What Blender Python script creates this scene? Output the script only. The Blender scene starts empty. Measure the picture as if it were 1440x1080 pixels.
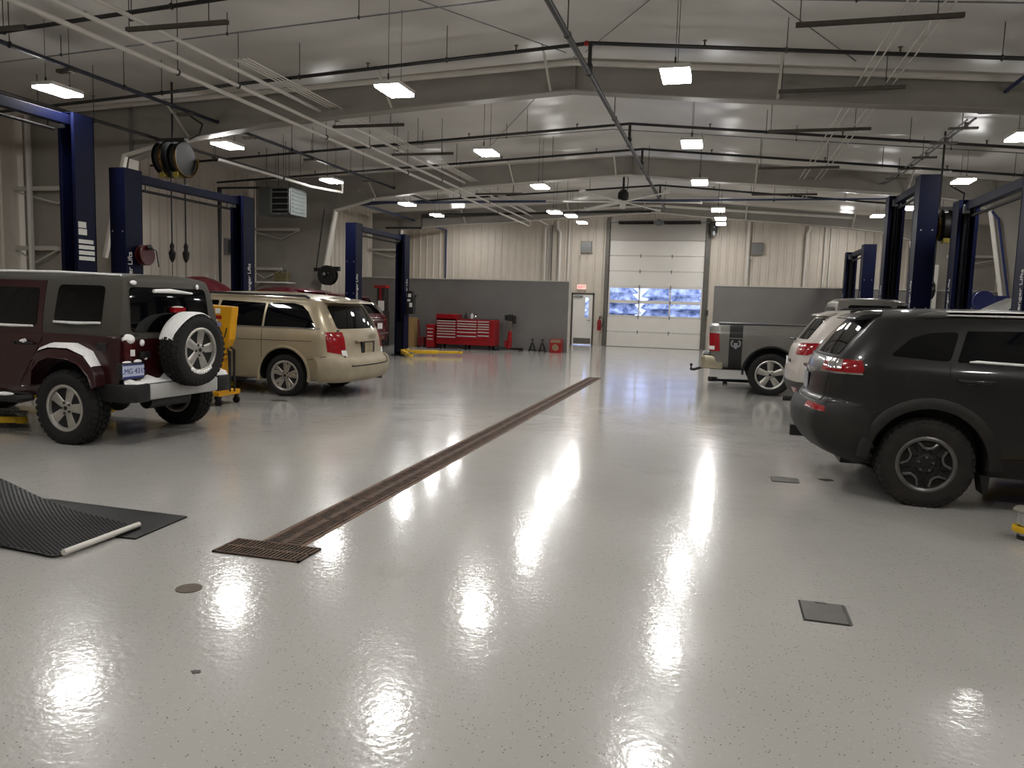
import bpy, bmesh, math, random
from mathutils import Vector, Matrix
random.seed(7)
C = bpy.context.scene.collection
PI = math.pi

# ------------------------------------------------------------------ materials
def lin(c):
    return tuple((v / 12.92 if v <= 0.04045 else ((v + 0.055) / 1.055) ** 2.4) for v in c)
def hexc(h):
    return lin(tuple(int(h[i:i + 2], 16) / 255 for i in (0, 2, 4)))
MATS = {}
def mat(name, col, rough=0.5, metal=0.0, noise=0.0, nscale=8.0, bump=0.0, bscale=40.0, spec=0.5, coat=0.0, emit=0.0, ncol=None, trans=0.0, ior=1.45):
    if name in MATS:
        return MATS[name]
    m = bpy.data.materials.new(name)
    m.use_nodes = True
    nt = m.node_tree
    b = nt.nodes['Principled BSDF']
    c = hexc(col) if isinstance(col, str) else col
    b.inputs['Base Color'].default_value = (*c, 1)
    b.inputs['Roughness'].default_value = rough
    b.inputs['Metallic'].default_value = metal
    b.inputs['Specular IOR Level'].default_value = spec
    b.inputs['IOR'].default_value = ior
    b.inputs['Coat Weight'].default_value = coat
    b.inputs['Coat Roughness'].default_value = 0.05
    b.inputs['Transmission Weight'].default_value = trans
    if emit:
        b.inputs['Emission Color'].default_value = (*c, 1)
        b.inputs['Emission Strength'].default_value = emit
    tc = None
    if noise or bump:
        tc = nt.nodes.new('ShaderNodeTexCoord')
    if noise:
        n = nt.nodes.new('ShaderNodeTexNoise')
        n.inputs['Scale'].default_value = nscale
        n.inputs['Detail'].default_value = 5
        nt.links.new(tc.outputs['Object'], n.inputs['Vector'])
        r = nt.nodes.new('ShaderNodeValToRGB')
        c2 = hexc(ncol) if ncol else tuple(v * (1 - noise) for v in c)
        r.color_ramp.elements[0].position = 0.35
        r.color_ramp.elements[1].position = 0.65
        r.color_ramp.elements[0].color = (*c2, 1)
        r.color_ramp.elements[1].color = (*c, 1)
        nt.links.new(n.outputs['Fac'], r.inputs['Fac'])
        nt.links.new(r.outputs['Color'], b.inputs['Base Color'])
    if bump:
        n2 = nt.nodes.new('ShaderNodeTexNoise')
        n2.inputs['Scale'].default_value = bscale
        nt.links.new(tc.outputs['Object'], n2.inputs['Vector'])
        bp = nt.nodes.new('ShaderNodeBump')
        bp.inputs['Strength'].default_value = bump
        bp.inputs['Distance'].default_value = 0.01
        nt.links.new(n2.outputs['Fac'], bp.inputs['Height'])
        nt.links.new(bp.outputs['Normal'], b.inputs['Normal'])
    MATS[name] = m
    return m

# ------------------------------------------------------------------ mesh builder
class MB:
    def __init__(s):
        s.bm = bmesh.new()
    def _add(s, vs, fs, mi=0):
        v = [s.bm.verts.new(p) for p in vs]
        for f in fs:
            try:
                fc = s.bm.faces.new([v[i] for i in f]); fc.material_index = mi
            except ValueError:
                pass
        return v
    def box(s, x0, x1, y0, y1, z0, z1, mi=0, mtx=None):
        p = [Vector(q) for q in ((x0, y0, z0), (x1, y0, z0), (x1, y1, z0), (x0, y1, z0), (x0, y0, z1), (x1, y0, z1), (x1, y1, z1), (x0, y1, z1))]
        if mtx: p = [mtx @ q for q in p]
        s._add(p, ((3, 2, 1, 0), (4, 5, 6, 7), (0, 1, 5, 4), (1, 2, 6, 5), (2, 3, 7, 6), (3, 0, 4, 7)), mi)
        return s
    def cyl(s, p0, p1, r0, r1=None, n=12, mi=0, caps=True):
        p0 = Vector(p0); p1 = Vector(p1); r1 = r0 if r1 is None else r1
        d = (p1 - p0).normalized()
        a = d.orthogonal().normalized(); b = d.cross(a)
        vs = []
        for p, r in ((p0, r0), (p1, r1)):
            for i in range(n):
                t = 2 * PI * i / n
                vs.append(p + (a * math.cos(t) + b * math.sin(t)) * r)
        fs = [(i, (i + 1) % n, n + (i + 1) % n, n + i) for i in range(n)]
        if caps:
            fs += [tuple(range(n - 1, -1, -1)), tuple(range(n, 2 * n))]
        s._add(vs, fs, mi)
        return s
    def tube(s, path, r, n=8, mi=0):
        P = [Vector(p) for p in path]
        T = []
        for i in range(len(P)):
            a = P[min(i + 1, len(P) - 1)] - P[max(i - 1, 0)]
            T.append(a.normalized())
        u = T[0].orthogonal().normalized()
        rows = []
        for i, p in enumerate(P):
            u = (u - T[i] * u.dot(T[i])).normalized()
            w = T[i].cross(u)
            k = 1.0
            if 0 < i < len(P) - 1:
                c = (P[i] - P[i - 1]).normalized().dot(T[i])
                k = 1 / max(c, 0.5)
            rr = r[i] if isinstance(r, (list, tuple)) else r
            rows.append([p + (u * math.cos(2 * PI * j / n) + w * math.sin(2 * PI * j / n)) * rr * k for j in range(n)])
        vs = [q for row in rows for q in row]
        fs = []
        for i in range(len(P) - 1):
            for j in range(n):
                fs.append((i * n + j, i * n + (j + 1) % n, (i + 1) * n + (j + 1) % n, (i + 1) * n + j))
        fs += [tuple(range(n - 1, -1, -1)), tuple(range((len(P) - 1) * n, len(P) * n))]
        s._add(vs, fs, mi)
        return s
    def lathe(s, prof, n=24, axis='z', mi=0, c=(0, 0, 0), closed=False):
        # prof: (radius, height along axis)
        vs = []
        for (r, h) in prof:
            for i in range(n):
                t = 2 * PI * i / n
                a, b = r * math.cos(t), r * math.sin(t)
                v = {'z': (a, b, h), 'y': (a, h, b), 'x': (h, a, b)}[axis]
                vs.append((v[0] + c[0], v[1] + c[1], v[2] + c[2]))
        fs = []
        m = len(prof)
        for k in range(m if closed else m - 1):
            k2 = (k + 1) % m
            for i in range(n):
                fs.append((k * n + i, k * n + (i + 1) % n, k2 * n + (i + 1) % n, k2 * n + i))
        if not closed:
            if prof[0][0] > 1e-6: fs.append(tuple(range(n - 1, -1, -1)))
            if prof[-1][0] > 1e-6: fs.append(tuple(range((m - 1) * n, m * n)))
        s._add(vs, fs, mi)
        return s
    def prism(s, poly, plane, a, b, mi=0):
        n = len(poly)
        def P(u, v, w):
            return {'xz': (u, w, v), 'xy': (u, v, w), 'yz': (w, u, v)}[plane]
        vs = [P(u, v, a) for u, v in poly] + [P(u, v, b) for u, v in poly]
        fs = [(i, (i + 1) % n, n + (i + 1) % n, n + i) for i in range(n)] + [tuple(range(n - 1, -1, -1)), tuple(range(n, 2 * n))]
        s._add(vs, fs, mi)
        return s
    def sphere(s, c, r, n=12, sc=(1, 1, 1), mi=0):
        prof = [(max(r * math.sin(PI * k / n), 1e-5), -r * math.cos(PI * k / n)) for k in range(n + 1)]
        vs0 = len(s.bm.verts)
        s.bm.verts.ensure_lookup_table()
        s.lathe(prof, n=n * 2, mi=mi)
        s.bm.verts.ensure_lookup_table()
        for v in s.bm.verts[vs0:]:
            v.co = Vector((v.co.x * sc[0] + c[0], v.co.y * sc[1] + c[1], v.co.z * sc[2] + c[2]))
        return s
    def xf(s, m):
        bmesh.ops.transform(s.bm, matrix=m, verts=s.bm.verts[:])
        return s
    def build(s, name, mats, parent=None, smooth=30, bevel=0.0, bseg=2, loc=None):
        bm = s.bm
        bmesh.ops.remove_doubles(bm, verts=bm.verts[:], dist=1e-5)
        if bevel:
            ed = [e for e in bm.edges if len(e.link_faces) == 2 and e.calc_face_angle(0) > 0.6]
            if ed:
                bmesh.ops.bevel(bm, geom=ed, offset=bevel, segments=bseg, affect='EDGES', profile=0.5)
        bmesh.ops.recalc_face_normals(bm, faces=bm.faces[:])
        me = bpy.data.meshes.new(name)
        bm.to_mesh(me); bm.free()
        return link(name, me, mats, parent, smooth, loc)

def link(name, me, mats, parent=None, smooth=30, loc=None):
    if not isinstance(mats, (list, tuple)): mats = [mats]
    if len(me.materials) == 0:
        for m in mats: me.materials.append(m)
    if smooth:
        for p in me.polygons: p.use_smooth = True
        me.set_sharp_from_angle(angle=math.radians(smooth))
    o = bpy.data.objects.new(name, me)
    C.objects.link(o)
    if parent: o.parent = parent
    if loc: o.location = loc
    return o
def thing(name, label, cat, loc=(0, 0, 0), rotz=0.0, group=None):
    o = bpy.data.objects.new(name, None); C.objects.link(o)
    o.empty_display_size = 0.2
    o.location = loc; o.rotation_euler = (0, 0, rotz)
    return tag(o, label, cat, group)
def tag(o, label, cat, group=None):
    o['label'] = label; o['category'] = cat
    if group: o['group'] = group
    return o
def struct(o, label=None):
    o['kind'] = 'structure'
    if label: o['label'] = label
    return o
def copy_tree(o, parent=None):
    c = o.copy(); C.objects.link(c); c.parent = parent
    for ch in list(o.children):
        copy_tree(ch, c)
    return c
def text_mesh(name, body, size, mats, parent, mtx, depth=0.002, align='CENTER', spacing=1.0):
    cu = bpy.data.curves.new(name, 'FONT')
    cu.body = body; cu.size = size; cu.extrude = depth; cu.align_x = align; cu.align_y = 'CENTER'
    cu.space_character = spacing
    o = bpy.data.objects.new(name + '_curve', cu); C.objects.link(o)
    bpy.context.view_layer.update()
    dg = bpy.context.evaluated_depsgraph_get()
    me = bpy.data.meshes.new_from_object(o.evaluated_get(dg))
    bpy.data.objects.remove(o); bpy.data.curves.remove(cu)
    me.transform(mtx)
    me.name = name
    me.materials.clear()
    return link(name, me, mats, parent, 0)
def face_mtx(pos, right, up):
    r = Vector(right).normalized(); u = Vector(up).normalized(); n = r.cross(u)
    m = Matrix((r, u, n)).transposed().to_4x4(); m.translation = Vector(pos)
    return m

# shared materials
BLUE = mat('lift_blue_paint', '0a0f2b', 0.45, noise=0.2, nscale=3, spec=0.12)
BLUED = mat('lift_dark_inside', '0b0d18', 0.5, noise=0.3, nscale=6)
BLACK = mat('black_plastic', '131313', 0.55, noise=0.3, nscale=20)
RUBBER = mat('rubber', '0e0d0c', 0.8, noise=0.35, nscale=30, bump=0.2, bscale=80)
STEEL = mat('steel', '9a9a98', 0.35, metal=0.9, noise=0.15, nscale=15)
GALV = mat('galvanised', '8b8f92', 0.45, metal=0.6, noise=0.25, nscale=10)
DSTEEL = mat('dark_pipe', '1d1b1a', 0.5, noise=0.3, nscale=10)
PVC = mat('white_pipe', 'c6c1b9', 0.45, noise=0.08, nscale=4)
ROD = mat('thin_rod', '3a3836', 0.6, noise=0.2, nscale=10)
YEL = mat('yellow_paint', 'd6ac10', 0.4, noise=0.25, nscale=7)
RED = mat('red_paint', '8c1219', 0.3, noise=0.15, nscale=5)
WHITE = mat('white_paint', 'cfccc6', 0.5, noise=0.06, nscale=3)
SNOW = mat('snow', 'e8e6e4', 0.9, noise=0.1, nscale=40, bump=0.4, bscale=60)
CHROME = mat('chrome', 'd0d0d0', 0.12, metal=1.0, noise=0.05, nscale=5)
ALLOY = mat('alloy', 'b8b5ae', 0.32, metal=0.75, noise=0.15, nscale=20)
GLASS = mat('dark_glass', '050608', 0.04, noise=0.2, nscale=2, spec=0.38)
PAPER = mat('paper_white', 'd8d6d2', 0.7, noise=0.08, nscale=20)
REDLENS = mat('red_lens', '8a0d16', 0.15, noise=0.25, nscale=30, coat=0.5)
SEAM = mat('seam_black', '060606', 0.7, noise=0.2, nscale=10)
LAMP = 95.0; SKY = 2.4; EXPO = 0.0
# ------------------------------------------------------------------ room shell
XL, XR, YB, YF, XC = -13.1, 8.3, 31.0, -3.0, -2.35
ROOF = 5.5
def roof_z(x, top=ROOF):
    return top - (0.046 * (XC - x) if x < XC else 0.085 * (x - XC))

def floor_material():
    m = bpy.data.materials.new('epoxy_floor'); m.use_nodes = True
    nt = m.node_tree; N = nt.nodes; L = nt.links; b = N['Principled BSDF']
    tc = N.new('ShaderNodeTexCoord')
    def noise(scale, det=3.0, rough=0.5):
        n = N.new('ShaderNodeTexNoise'); n.inputs['Scale'].default_value = scale
        n.inputs['Detail'].default_value = det; n.inputs['Roughness'].default_value = rough
        L.new(tc.outputs['Object'], n.inputs['Vector']); return n
    def ramp(src, p0, c0, p1, c1):
        r = N.new('ShaderNodeValToRGB')
        r.color_ramp.elements[0].position = p0; r.color_ramp.elements[0].color = (*c0, 1)
        r.color_ramp.elements[1].position = p1; r.color_ramp.elements[1].color = (*c1, 1)
        L.new(src, r.inputs['Fac']); return r
    def mix(f, a, c, mode='MIX', fac=1.0):
        x = N.new('ShaderNodeMix'); x.data_type = 'RGBA'; x.blend_type = mode
        if f is None: x.inputs[0].default_value = fac
        else: L.new(f, x.inputs[0])
        L.new(a, x.inputs[6]); L.new(c, x.inputs[7]); return x.outputs[2]
    big = ramp(noise(0.35, 4).outputs['Fac'], 0.35, hexc('9f9c97'), 0.7, hexc('aba8a3'))
    # chips scattered in the coating
    v = N.new('ShaderNodeTexVoronoi'); v.inputs['Scale'].default_value = 58
    L.new(tc.outputs['Object'], v.inputs['Vector'])
    dots = ramp(v.outputs['Distance'], 0.14, (1, 1, 1), 0.24, (0, 0, 0))
    sel = N.new('ShaderNodeSeparateColor'); L.new(v.outputs['Color'], sel.inputs[0])
    gate = ramp(sel.outputs[0], 0.42, (0, 0, 0), 0.44, (1, 1, 1))
    mul = N.new('ShaderNodeMath'); mul.operation = 'MULTIPLY'
    L.new(dots.outputs['Color'], mul.inputs[0]); L.new(gate.outputs['Color'], mul.inputs[1])
    chip = ramp(sel.outputs[1], 0.4, hexc('5d5a55'), 0.75, hexc('b9b6ae'))
    col = mix(mul.outputs[0], big.outputs['Color'], chip.outputs['Color'])
    # wheel marks and damp dirt patches
    st = ramp(noise(0.9, 6, 0.65).outputs['Fac'], 0.60, (1, 1, 1), 0.74, (0.80, 0.78, 0.75))
    col = mix(None, col, st.outputs['Color'], 'MULTIPLY', 0.7)
    L.new(col, b.inputs['Base Color'])
    rr = ramp(noise(1.3, 5).outputs['Fac'], 0.3, (0.17,) * 3, 0.75, (0.255,) * 3)
    L.new(rr.outputs['Color'], b.inputs['Roughness'])
    b.inputs['Specular IOR Level'].default_value = 0.34
    b.inputs['IOR'].default_value = 1.5
    n1 = noise(30, 2); n2 = noise(5, 3)
    ad = N.new('ShaderNodeMath'); ad.operation = 'MULTIPLY_ADD'
    L.new(n2.outputs['Fac'], ad.inputs[0]); ad.inputs[1].default_value = 1.6; L.new(n1.outputs['Fac'], ad.inputs[2])
    bp = N.new('ShaderNodeBump'); bp.inputs['Strength'].default_value = 0.45; bp.inputs['Distance'].default_value = 0.003
    L.new(ad.outputs[0], bp.inputs['Height']); L.new(bp.outputs['Normal'], b.inputs['Normal'])
    b2 = N.new('ShaderNodeBump'); b2.inputs['Strength'].default_value = 0.34; b2.inputs['Distance'].default_value = 0.0022
    L.new(ad.outputs[0], b2.inputs['Height']); L.new(b2.outputs['Normal'], b.inputs['Coat Normal'])
    b.inputs['Coat Weight'].default_value = 0.55; b.inputs['Coat IOR'].default_value = 1.5
    b.inputs['Coat Roughness'].default_value = 0.075
    return m
FLOOR = floor_material()
CEIL = mat('ceiling_vinyl', 'd3d0ca', 0.29, noise=0.10, nscale=1.2, bump=0.22, bscale=5, spec=0.5)
WALLM = mat('beige_metal_siding', 'bfb6a9', 0.5, noise=0.06, nscale=2)
WALLG = mat('grey_wall', 'b0aba3', 0.6, noise=0.05, nscale=2)
FRAMEG = mat('grey_frame_steel', '918c84', 0.55, noise=0.08, nscale=3)
FLANGE = mat('pale_flange_steel', 'bab5ab', 0.5, noise=0.06, nscale=3)
PARTM = mat('grey_partition_panel', '6c6966', 0.45, noise=0.08, nscale=1.5)

mb = MB(); mb.box(XL - 0.2, XR + 0.2, YF, YB + 0.2, -0.12, 0.0)
struct(mb.build('floor', FLOOR, smooth=0), 'glossy light grey epoxy floor with flecks')

# ceiling: white vinyl insulation sagging between the roof seams
mb = MB(); rows = []
xs = [XL + (XC - XL) * i / 18 for i in range(19)] + [XC + (XR - XC) * i / 18 for i in range(1, 19)]
ny = 150
for j in range(ny + 1):
    y = YF + (YB - YF + 0.1) * j / ny
    sag = 0.045 * abs(math.sin(PI * y / 1.52)) ** 0.8
    row = []
    for x in xs:
        rip = 0.012 * math.sin(x * 4.1 + y * 1.7) * math.sin(y * 3.3)
        row.append(mb.bm.verts.new((x, y, roof_z(x) - sag + rip)))
    rows.append(row)
for j in range(ny):
    for i in range(len(xs) - 1):
        mb.bm.faces.new((rows[j][i], rows[j][i + 1], rows[j + 1][i + 1], rows[j + 1][i]))
struct(mb.build('ceiling', CEIL, smooth=50), 'white vinyl insulation ceiling on two shallow roof slopes')

# corrugated siding: real ribs
def siding(u0, u1, zfun, put, step=0.3, z0=0.0):
    mb = MB(); prof = []
    u = u0
    while u < u1 - 1e-6:
        for du, d in ((0, 0), (0.20, 0), (0.225, 0.03), (0.275, 0.03), (0.30, 0)):
            if u + du <= u1 + 1e-6: prof.append((u + du, d))
        u += step
    if prof[-1][0] < u1 - 1e-4: prof.append((u1, 0))
    prev = None
    for (uu, d) in prof:
        a = mb.bm.verts.new(put(uu, d, z0)); b = mb.bm.verts.new(put(uu, d, zfun(uu)))
        if prev and (prev[0].co - a.co).length > 1e-6:
            mb.bm.faces.new((prev[0], a, b, prev[1]))
        prev = (a, b)
    return mb
DOORX0, DOORX1, DOORH = -4.42, -0.76, 4.2
MDX0, MDX1 = -5.90, -4.98   # walk-in door
mb = MB()
for (a, b, z0) in ((XL, MDX0, 0), (MDX0, MDX1, 2.06), (MDX1, DOORX0, 0), (DOORX0, DOORX1, 5.02), (DOORX1, XR, 0)):
    q = siding(a, b, lambda x: roof_z(x) + 0.1, lambda u, d, z: (u, YB - d, z), z0=z0)
    me = bpy.data.meshes.new('t'); q.bm.to_mesh(me); q.bm.free(); mb.bm.from_mesh(me); bpy.data.meshes.remove(me)
wb = struct(mb.build('wall_back', WALLM, smooth=0), 'beige ribbed metal siding of the end wall')
q = siding(YF, YB, lambda y: roof_z(XL) + 0.1, lambda u, d, z: (XL + d, u, z))
struct(q.build('wall_left', WALLM, smooth=0), 'beige ribbed metal siding of the side wall by the minivan')
q = siding(YF, YB, lambda y: roof_z(XR) + 0.1, lambda u, d, z: (XR - d, u, z))
struct(q.build('wall_right', WALLM, smooth=0), 'beige ribbed metal siding of the side wall by the pickup')
mb = MB(); mb.prism([(XL, 0), (XR, 0), (XR, roof_z(XR) + .1), (XC, ROOF + .1), (XL, roof_z(XL) + .1)], 'xz', YF - 0.1, YF)
struct(mb.build('wall_front', WALLG, smooth=0), 'plain wall behind the viewer')

# rigid steel frames (rafter web, flanges, tapered columns)
BOT = [(-10.45, 3.98), (-9.3, 4.30), (-7.8, 4.48), (-6.3, 4.60), (-4.3, 4.73), (-2.40, 4.84), (-0.73, 4.68), (1.25, 4.53), (3.75, 4.33), (4.9, 4.18), (5.65, 3.95)]
def top_z(x): return roof_z(x, 5.30)
def rigid_frame(name, Y, FL=FLANGE, BOT=BOT, lo=-11.15, hi=6.4):
    xk = BOT[0][0]
    mb = MB(); t = 0.012
    top = [(x, top_z(x)) for x in (XL + 0.15, -10.45, -7.8, -4.3, XC, 0.5, 3.75, 5.65, XR - 0.15)]
        # web as quads so that it stays flat and well shaped
    seq_b = [(lo, 0.0)] + BOT + [(hi, 0.0)]
    for s in (-t, t):
        for i in range(len(BOT) - 1):
            (xa, za), (xb, zb) = BOT[i], BOT[i + 1]
            mb._add([(xa, Y + s, za), (xb, Y + s, zb), (xb, Y + s, top_z(xb)), (xa, Y + s, top_z(xa))], [(0, 1, 2, 3)])
        mb._add([(XL + .15, Y + s, 0), (lo, Y + s, 0), (*BOT[0][:1], Y + s, BOT[0][1]), (xk, Y + s, top_z(xk)), (XL + .15, Y + s, top_z(XL + .15))], [(0, 1, 2, 3, 4)])
        mb._add([(XR - .15, Y + s, 0), (hi, Y + s, 0), (5.65, Y + s, 3.95), (5.65, Y + s, top_z(5.65)), (XR - .15, Y + s, top_z(XR - .15))], [(0, 1, 2, 3, 4)])
    web = struct(mb.build(name, FRAMEG, smooth=0), 'grey steel roof frame with tapered columns')
    fw = 0.12
    def flange(path, nm, fm=FLANGE):
        mb = MB()
        for i in range(len(path) - 1):
            (xa, za), (xb, zb) = path[i], path[i + 1]
            d = Vector((xb - xa, 0, zb - za)).normalized(); n = Vector((-d.z, 0, d.x)) * 0.012
            vs = []
            for s in (-1, 1):
                for (x, z) in ((xa, za), (xb, zb)):
                    for k in (-fw, fw):
                        vs.append((x + n.x * s, Y + k, z + n.z * s))
            mb._add(vs, ((0, 1, 3, 2), (4, 6, 7, 5), (0, 4, 5, 1), (2, 3, 7, 6), (0, 2, 6, 4), (1, 5, 7, 3)))
        mb.build(nm, fm, web, smooth=0)
    flange(seq_b, 'lower_flange', FL)
    flange(top, 'upper_flange')
    # kickers from lower flange to the purlins
    for x in (-9.2, -5.35, -2.72, 0.6, 3.9):
        z0 = next(za + (zb - za) * (x - xa) / (xb - xa) for (xa, za), (xb, zb) in zip(BOT, BOT[1:]) if xa <= x <= xb)
        mb = MB()
        mb.tube([(x, Y - 0.10, z0 + 0.02), (x, Y - 0.72, z0 + 0.50)], 0.024, 4)
        mb.build('flange_brace', FLANGE, web, smooth=0)
    # stiffener plates
    for x in (xk, XC, 5.65):
        mb = MB(); mb.box(x - 0.006, x + 0.006, Y - fw, Y + fw, min(z for a, z in BOT if abs(a - x) < 0.25), top_z(x))
        mb.build('stiffener', FRAMEG, web, smooth=0)
    # side-wall girt braces next to the column
    for sgn, xw in ((1, XL + 0.05), (-1, XR - 0.05)):
        for z in (2.35, 3.45):
            mb = MB()
            xi = xw + sgn * (1.0 + (z - 2.35) * 0.5)
            mb.box(min(xw, xi), max(xw, xi), Y - 0.16, Y - 0.10, z - 0.03, z + 0.05)
            mb.tube([(xi - sgn * 0.02, Y - 0.13, z - 0.02), (xi - sgn * 0.55, Y - 0.13, z - 0.26), (xw + sgn * .05, Y - 0.13, z - 0.05)], 0.018, 4)
            mb.build('girt_bracket', FLANGE, web, smooth=0)
    return web
for i, Y in enumerate((12.0, 19.6)):
    rigid_frame('trim_%d' % (i + 1), Y, FRAMEG if i == 0 else FLANGE)
rigid_frame('trim_3', 27.2, FLANGE, [(-11.75, 4.22), (-9.3, 4.42)] + BOT[2:], -11.75)

# free-standing partition panels before the end wall
mb = MB(); mb.box(XL + 0.05, -4.95, 25.42, 25.52, 0.0, 2.36)
p = struct(mb.build('wall_partition', PARTM, smooth=0), 'dark grey partition wall behind the red tool chest')
mb = MB(); mb.box(XL + 0.05, -4.93, 25.40, 25.54, 2.36, 2.39); mb.box(-4.95, -4.91, 25.40, 25.54, 0, 2.36); mb.build('cap', FLANGE, p, smooth=0)
mb = MB(); mb.box(-0.28, XR - 0.05, 26.4, 26.5, 0.0, 2.36)
p = struct(mb.build('wall_partition', PARTM, smooth=0), 'dark grey partition wall behind the pickup bed')
mb = MB(); mb.box(-0.30, XR - 0.05, 26.38, 26.52, 2.36, 2.39); mb.build('cap', FLANGE, p, smooth=0)

# overhead door in the end wall
DOORW = mat('door_white', 'dad6cf', 0.45, noise=0.04, nscale=2)
TRACK = mat('door_track', '6a665f', 0.5, metal=0.3, noise=0.15, nscale=8)
PANE = mat('clear_glass', 'ffffff', 0.03, trans=1.0, ior=1.1, spec=0.3)
d1 = MB(); d1.box(DOORX0, DOORX1, YB - 0.03, YB + 0.06, 0.0, 0.02)
d1 = struct(d1.build('door_1', BLACK, smooth=0), 'white sectional overhead door with two rows of windows')
sh = DOORH / 7
for k in range(7):
    z0, z1 = k * sh + 0.012, (k + 1) * sh
    mb = MB()
    if k in (2, 3):
        st = 0.06; w = (DOORX1 - DOORX0)
        mb.box(DOORX0, DOORX1, YB - 0.04, YB, z0, z0 + 0.05); mb.box(DOORX0, DOORX1, YB - 0.04, YB, z1 - 0.06, z1 + .012)
        for q in range(4):
            xq = DOORX0 + (w - st) * q / 3
            mb.box(xq, xq + st, YB - 0.04, YB, z0 + 0.05, z1 - 0.06)
        sec = mb.build('door_section', DOORW, d1, smooth=0)
        for q in range(3):
            xa = DOORX0 + (w - st) * q / 3 + st; xb = DOORX0 + (w - st) * (q + 1) / 3
            mb = MB(); mb.box(xa, xb, YB - 0.024, YB - 0.016, z0 + 0.05, z1 - 0.06)
            mb.build('pane', PANE, sec, smooth=0)
    else:
        mb.box(DOORX0, DOORX1, YB - 0.05, YB - .015, z0, z1 - .006); mb.box(DOORX0, DOORX1, YB - .02, YB, z0 - .01, z1 + (0.012 if k < 6 else .03))
        sec = mb.build('door_section', DOORW, d1, smooth=0, bevel=0.006)
    if k:
        for q in (1, 2):
            xq = DOORX0 + (DOORX1 - DOORX0) * q / 3
            mb = MB(); mb.box(xq - 0.02, xq + 0.02, YB - 0.065, YB - 0.045, z0 - 0.09, z0 + 0.06)
            mb.cyl((xq - 0.03, YB - 0.06, z0), (xq + 0.03, YB - 0.06, z0), 0.014, n=8)
            mb.build('hinge', GALV, sec, smooth=30)
for x in (DOORX0 - 0.09, DOORX1 + 0.03):
    mb = MB(); mb.box(x, x + 0.06, YB - 0.13, YB - 0.04, 0, 4.9)
    mb.box(x - 0.1 if x < -2 else x, x + 0.06 if x < -2 else x + 0.18, YB - 0.04, YB - 0.03, 0, 5.0)
    mb.box(x - .08, x + .14, YB - .035, YB + .08, 0, 5.1)
    mb.build('door_track', TRACK, d1, smooth=0)
mb = MB(); mb.box(DOORX0, DOORX1, YB - 0.10, YB - 0.03, DOORH + 0.005, 5.06); mb.build('header_panel', WALLG, d1, smooth=0)
SPRING = mat('spring_black', '0e0d0c', 0.5, metal=0.4, noise=0.3, nscale=40)
mb = MB(); mb.cyl((DOORX0 - 0.15, YB - 0.28, 4.88), (DOORX1 + 0.25, YB - 0.28, 4.88), 0.016, n=8); mb.build('spring_shaft', STEEL, d1)
for a, b in ((-4.1, -2.75), (-2.35, -0.95)):
    mb = MB(); n = 140; mb.tube([(a + (b - a) * i / n, YB - 0.28 + 0.065 * math.cos(i * 1.25), 4.88 + 0.065 * math.sin(i * 1.25)) for i in range(n + 1)], 0.014, 5)
    mb.build('torsion_spring', SPRING, d1)
mb = MB(); mb.box(-2.66, -2.44, YB - 0.31, YB - 0.05, 4.80, 4.97); mb.cyl((-2.60, YB - 0.28, 4.88), (-2.50, YB - 0.28, 4.88), 0.12, n=16); mb.build('spring_bracket', GALV, d1)

# walk-in door
DFR = mat('door_frame_dark', '4a443d', 0.5, noise=0.15, nscale=5)
d2 = MB(); d2.box(MDX0, MDX0 + 0.06, YB - 0.06, YB + 0.06, 0, 2.10); d2.box(MDX1 - 0.06, MDX1, YB - 0.06, YB + 0.06, 0, 2.10); d2.box(MDX0, MDX1, YB - 0.06, YB + 0.06, 2.04, 2.10)
d2 = struct(d2.build('door_2', DFR, smooth=0), 'white walk-in door with narrow window')
mb = MB(); lx0, lx1 = -5.34, -5.20
mb.box(MDX0 + 0.06, lx0, YB - 0.04, YB, 0.02, 2.04); mb.box(lx1, MDX1 - 0.06, YB - 0.04, YB, 0.02, 2.04); mb.box(lx0, lx1, YB - 0.04, YB, 0.02, 1.12); mb.box(lx0, lx1, YB - 0.04, YB, 1.92, 2.04)
mb.build('door_leaf', DOORW, d2, smooth=0)
mb = MB(); mb.box(lx0, lx1, YB - 0.024, YB - 0.016, 1.12, 1.92); mb.build('window_pane', PANE, d2, smooth=0)
mb = MB(); mb.cyl((-5.13, YB - 0.10, 1.0), (-5.13, YB - 0.03, 1.0), 0.02, n=10); mb.box(-5.24, -5.11, YB - 0.11, YB - 0.09, 0.99, 1.02); mb.build('door_handle', STEEL, d2)
mb = MB(); mb.box(-5.78, -5.08, YB - 0.046, YB - 0.039, 0.06, 0.28); mb.build('kick_plate', TRACK, d2, smooth=0)
mb = MB(); mb.box(-5.80, -5.45, YB - 0.10, YB - 0.04, 1.93, 2.0); mb.build('door_closer', GALV, d2, smooth=0, bevel=0.008)

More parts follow.
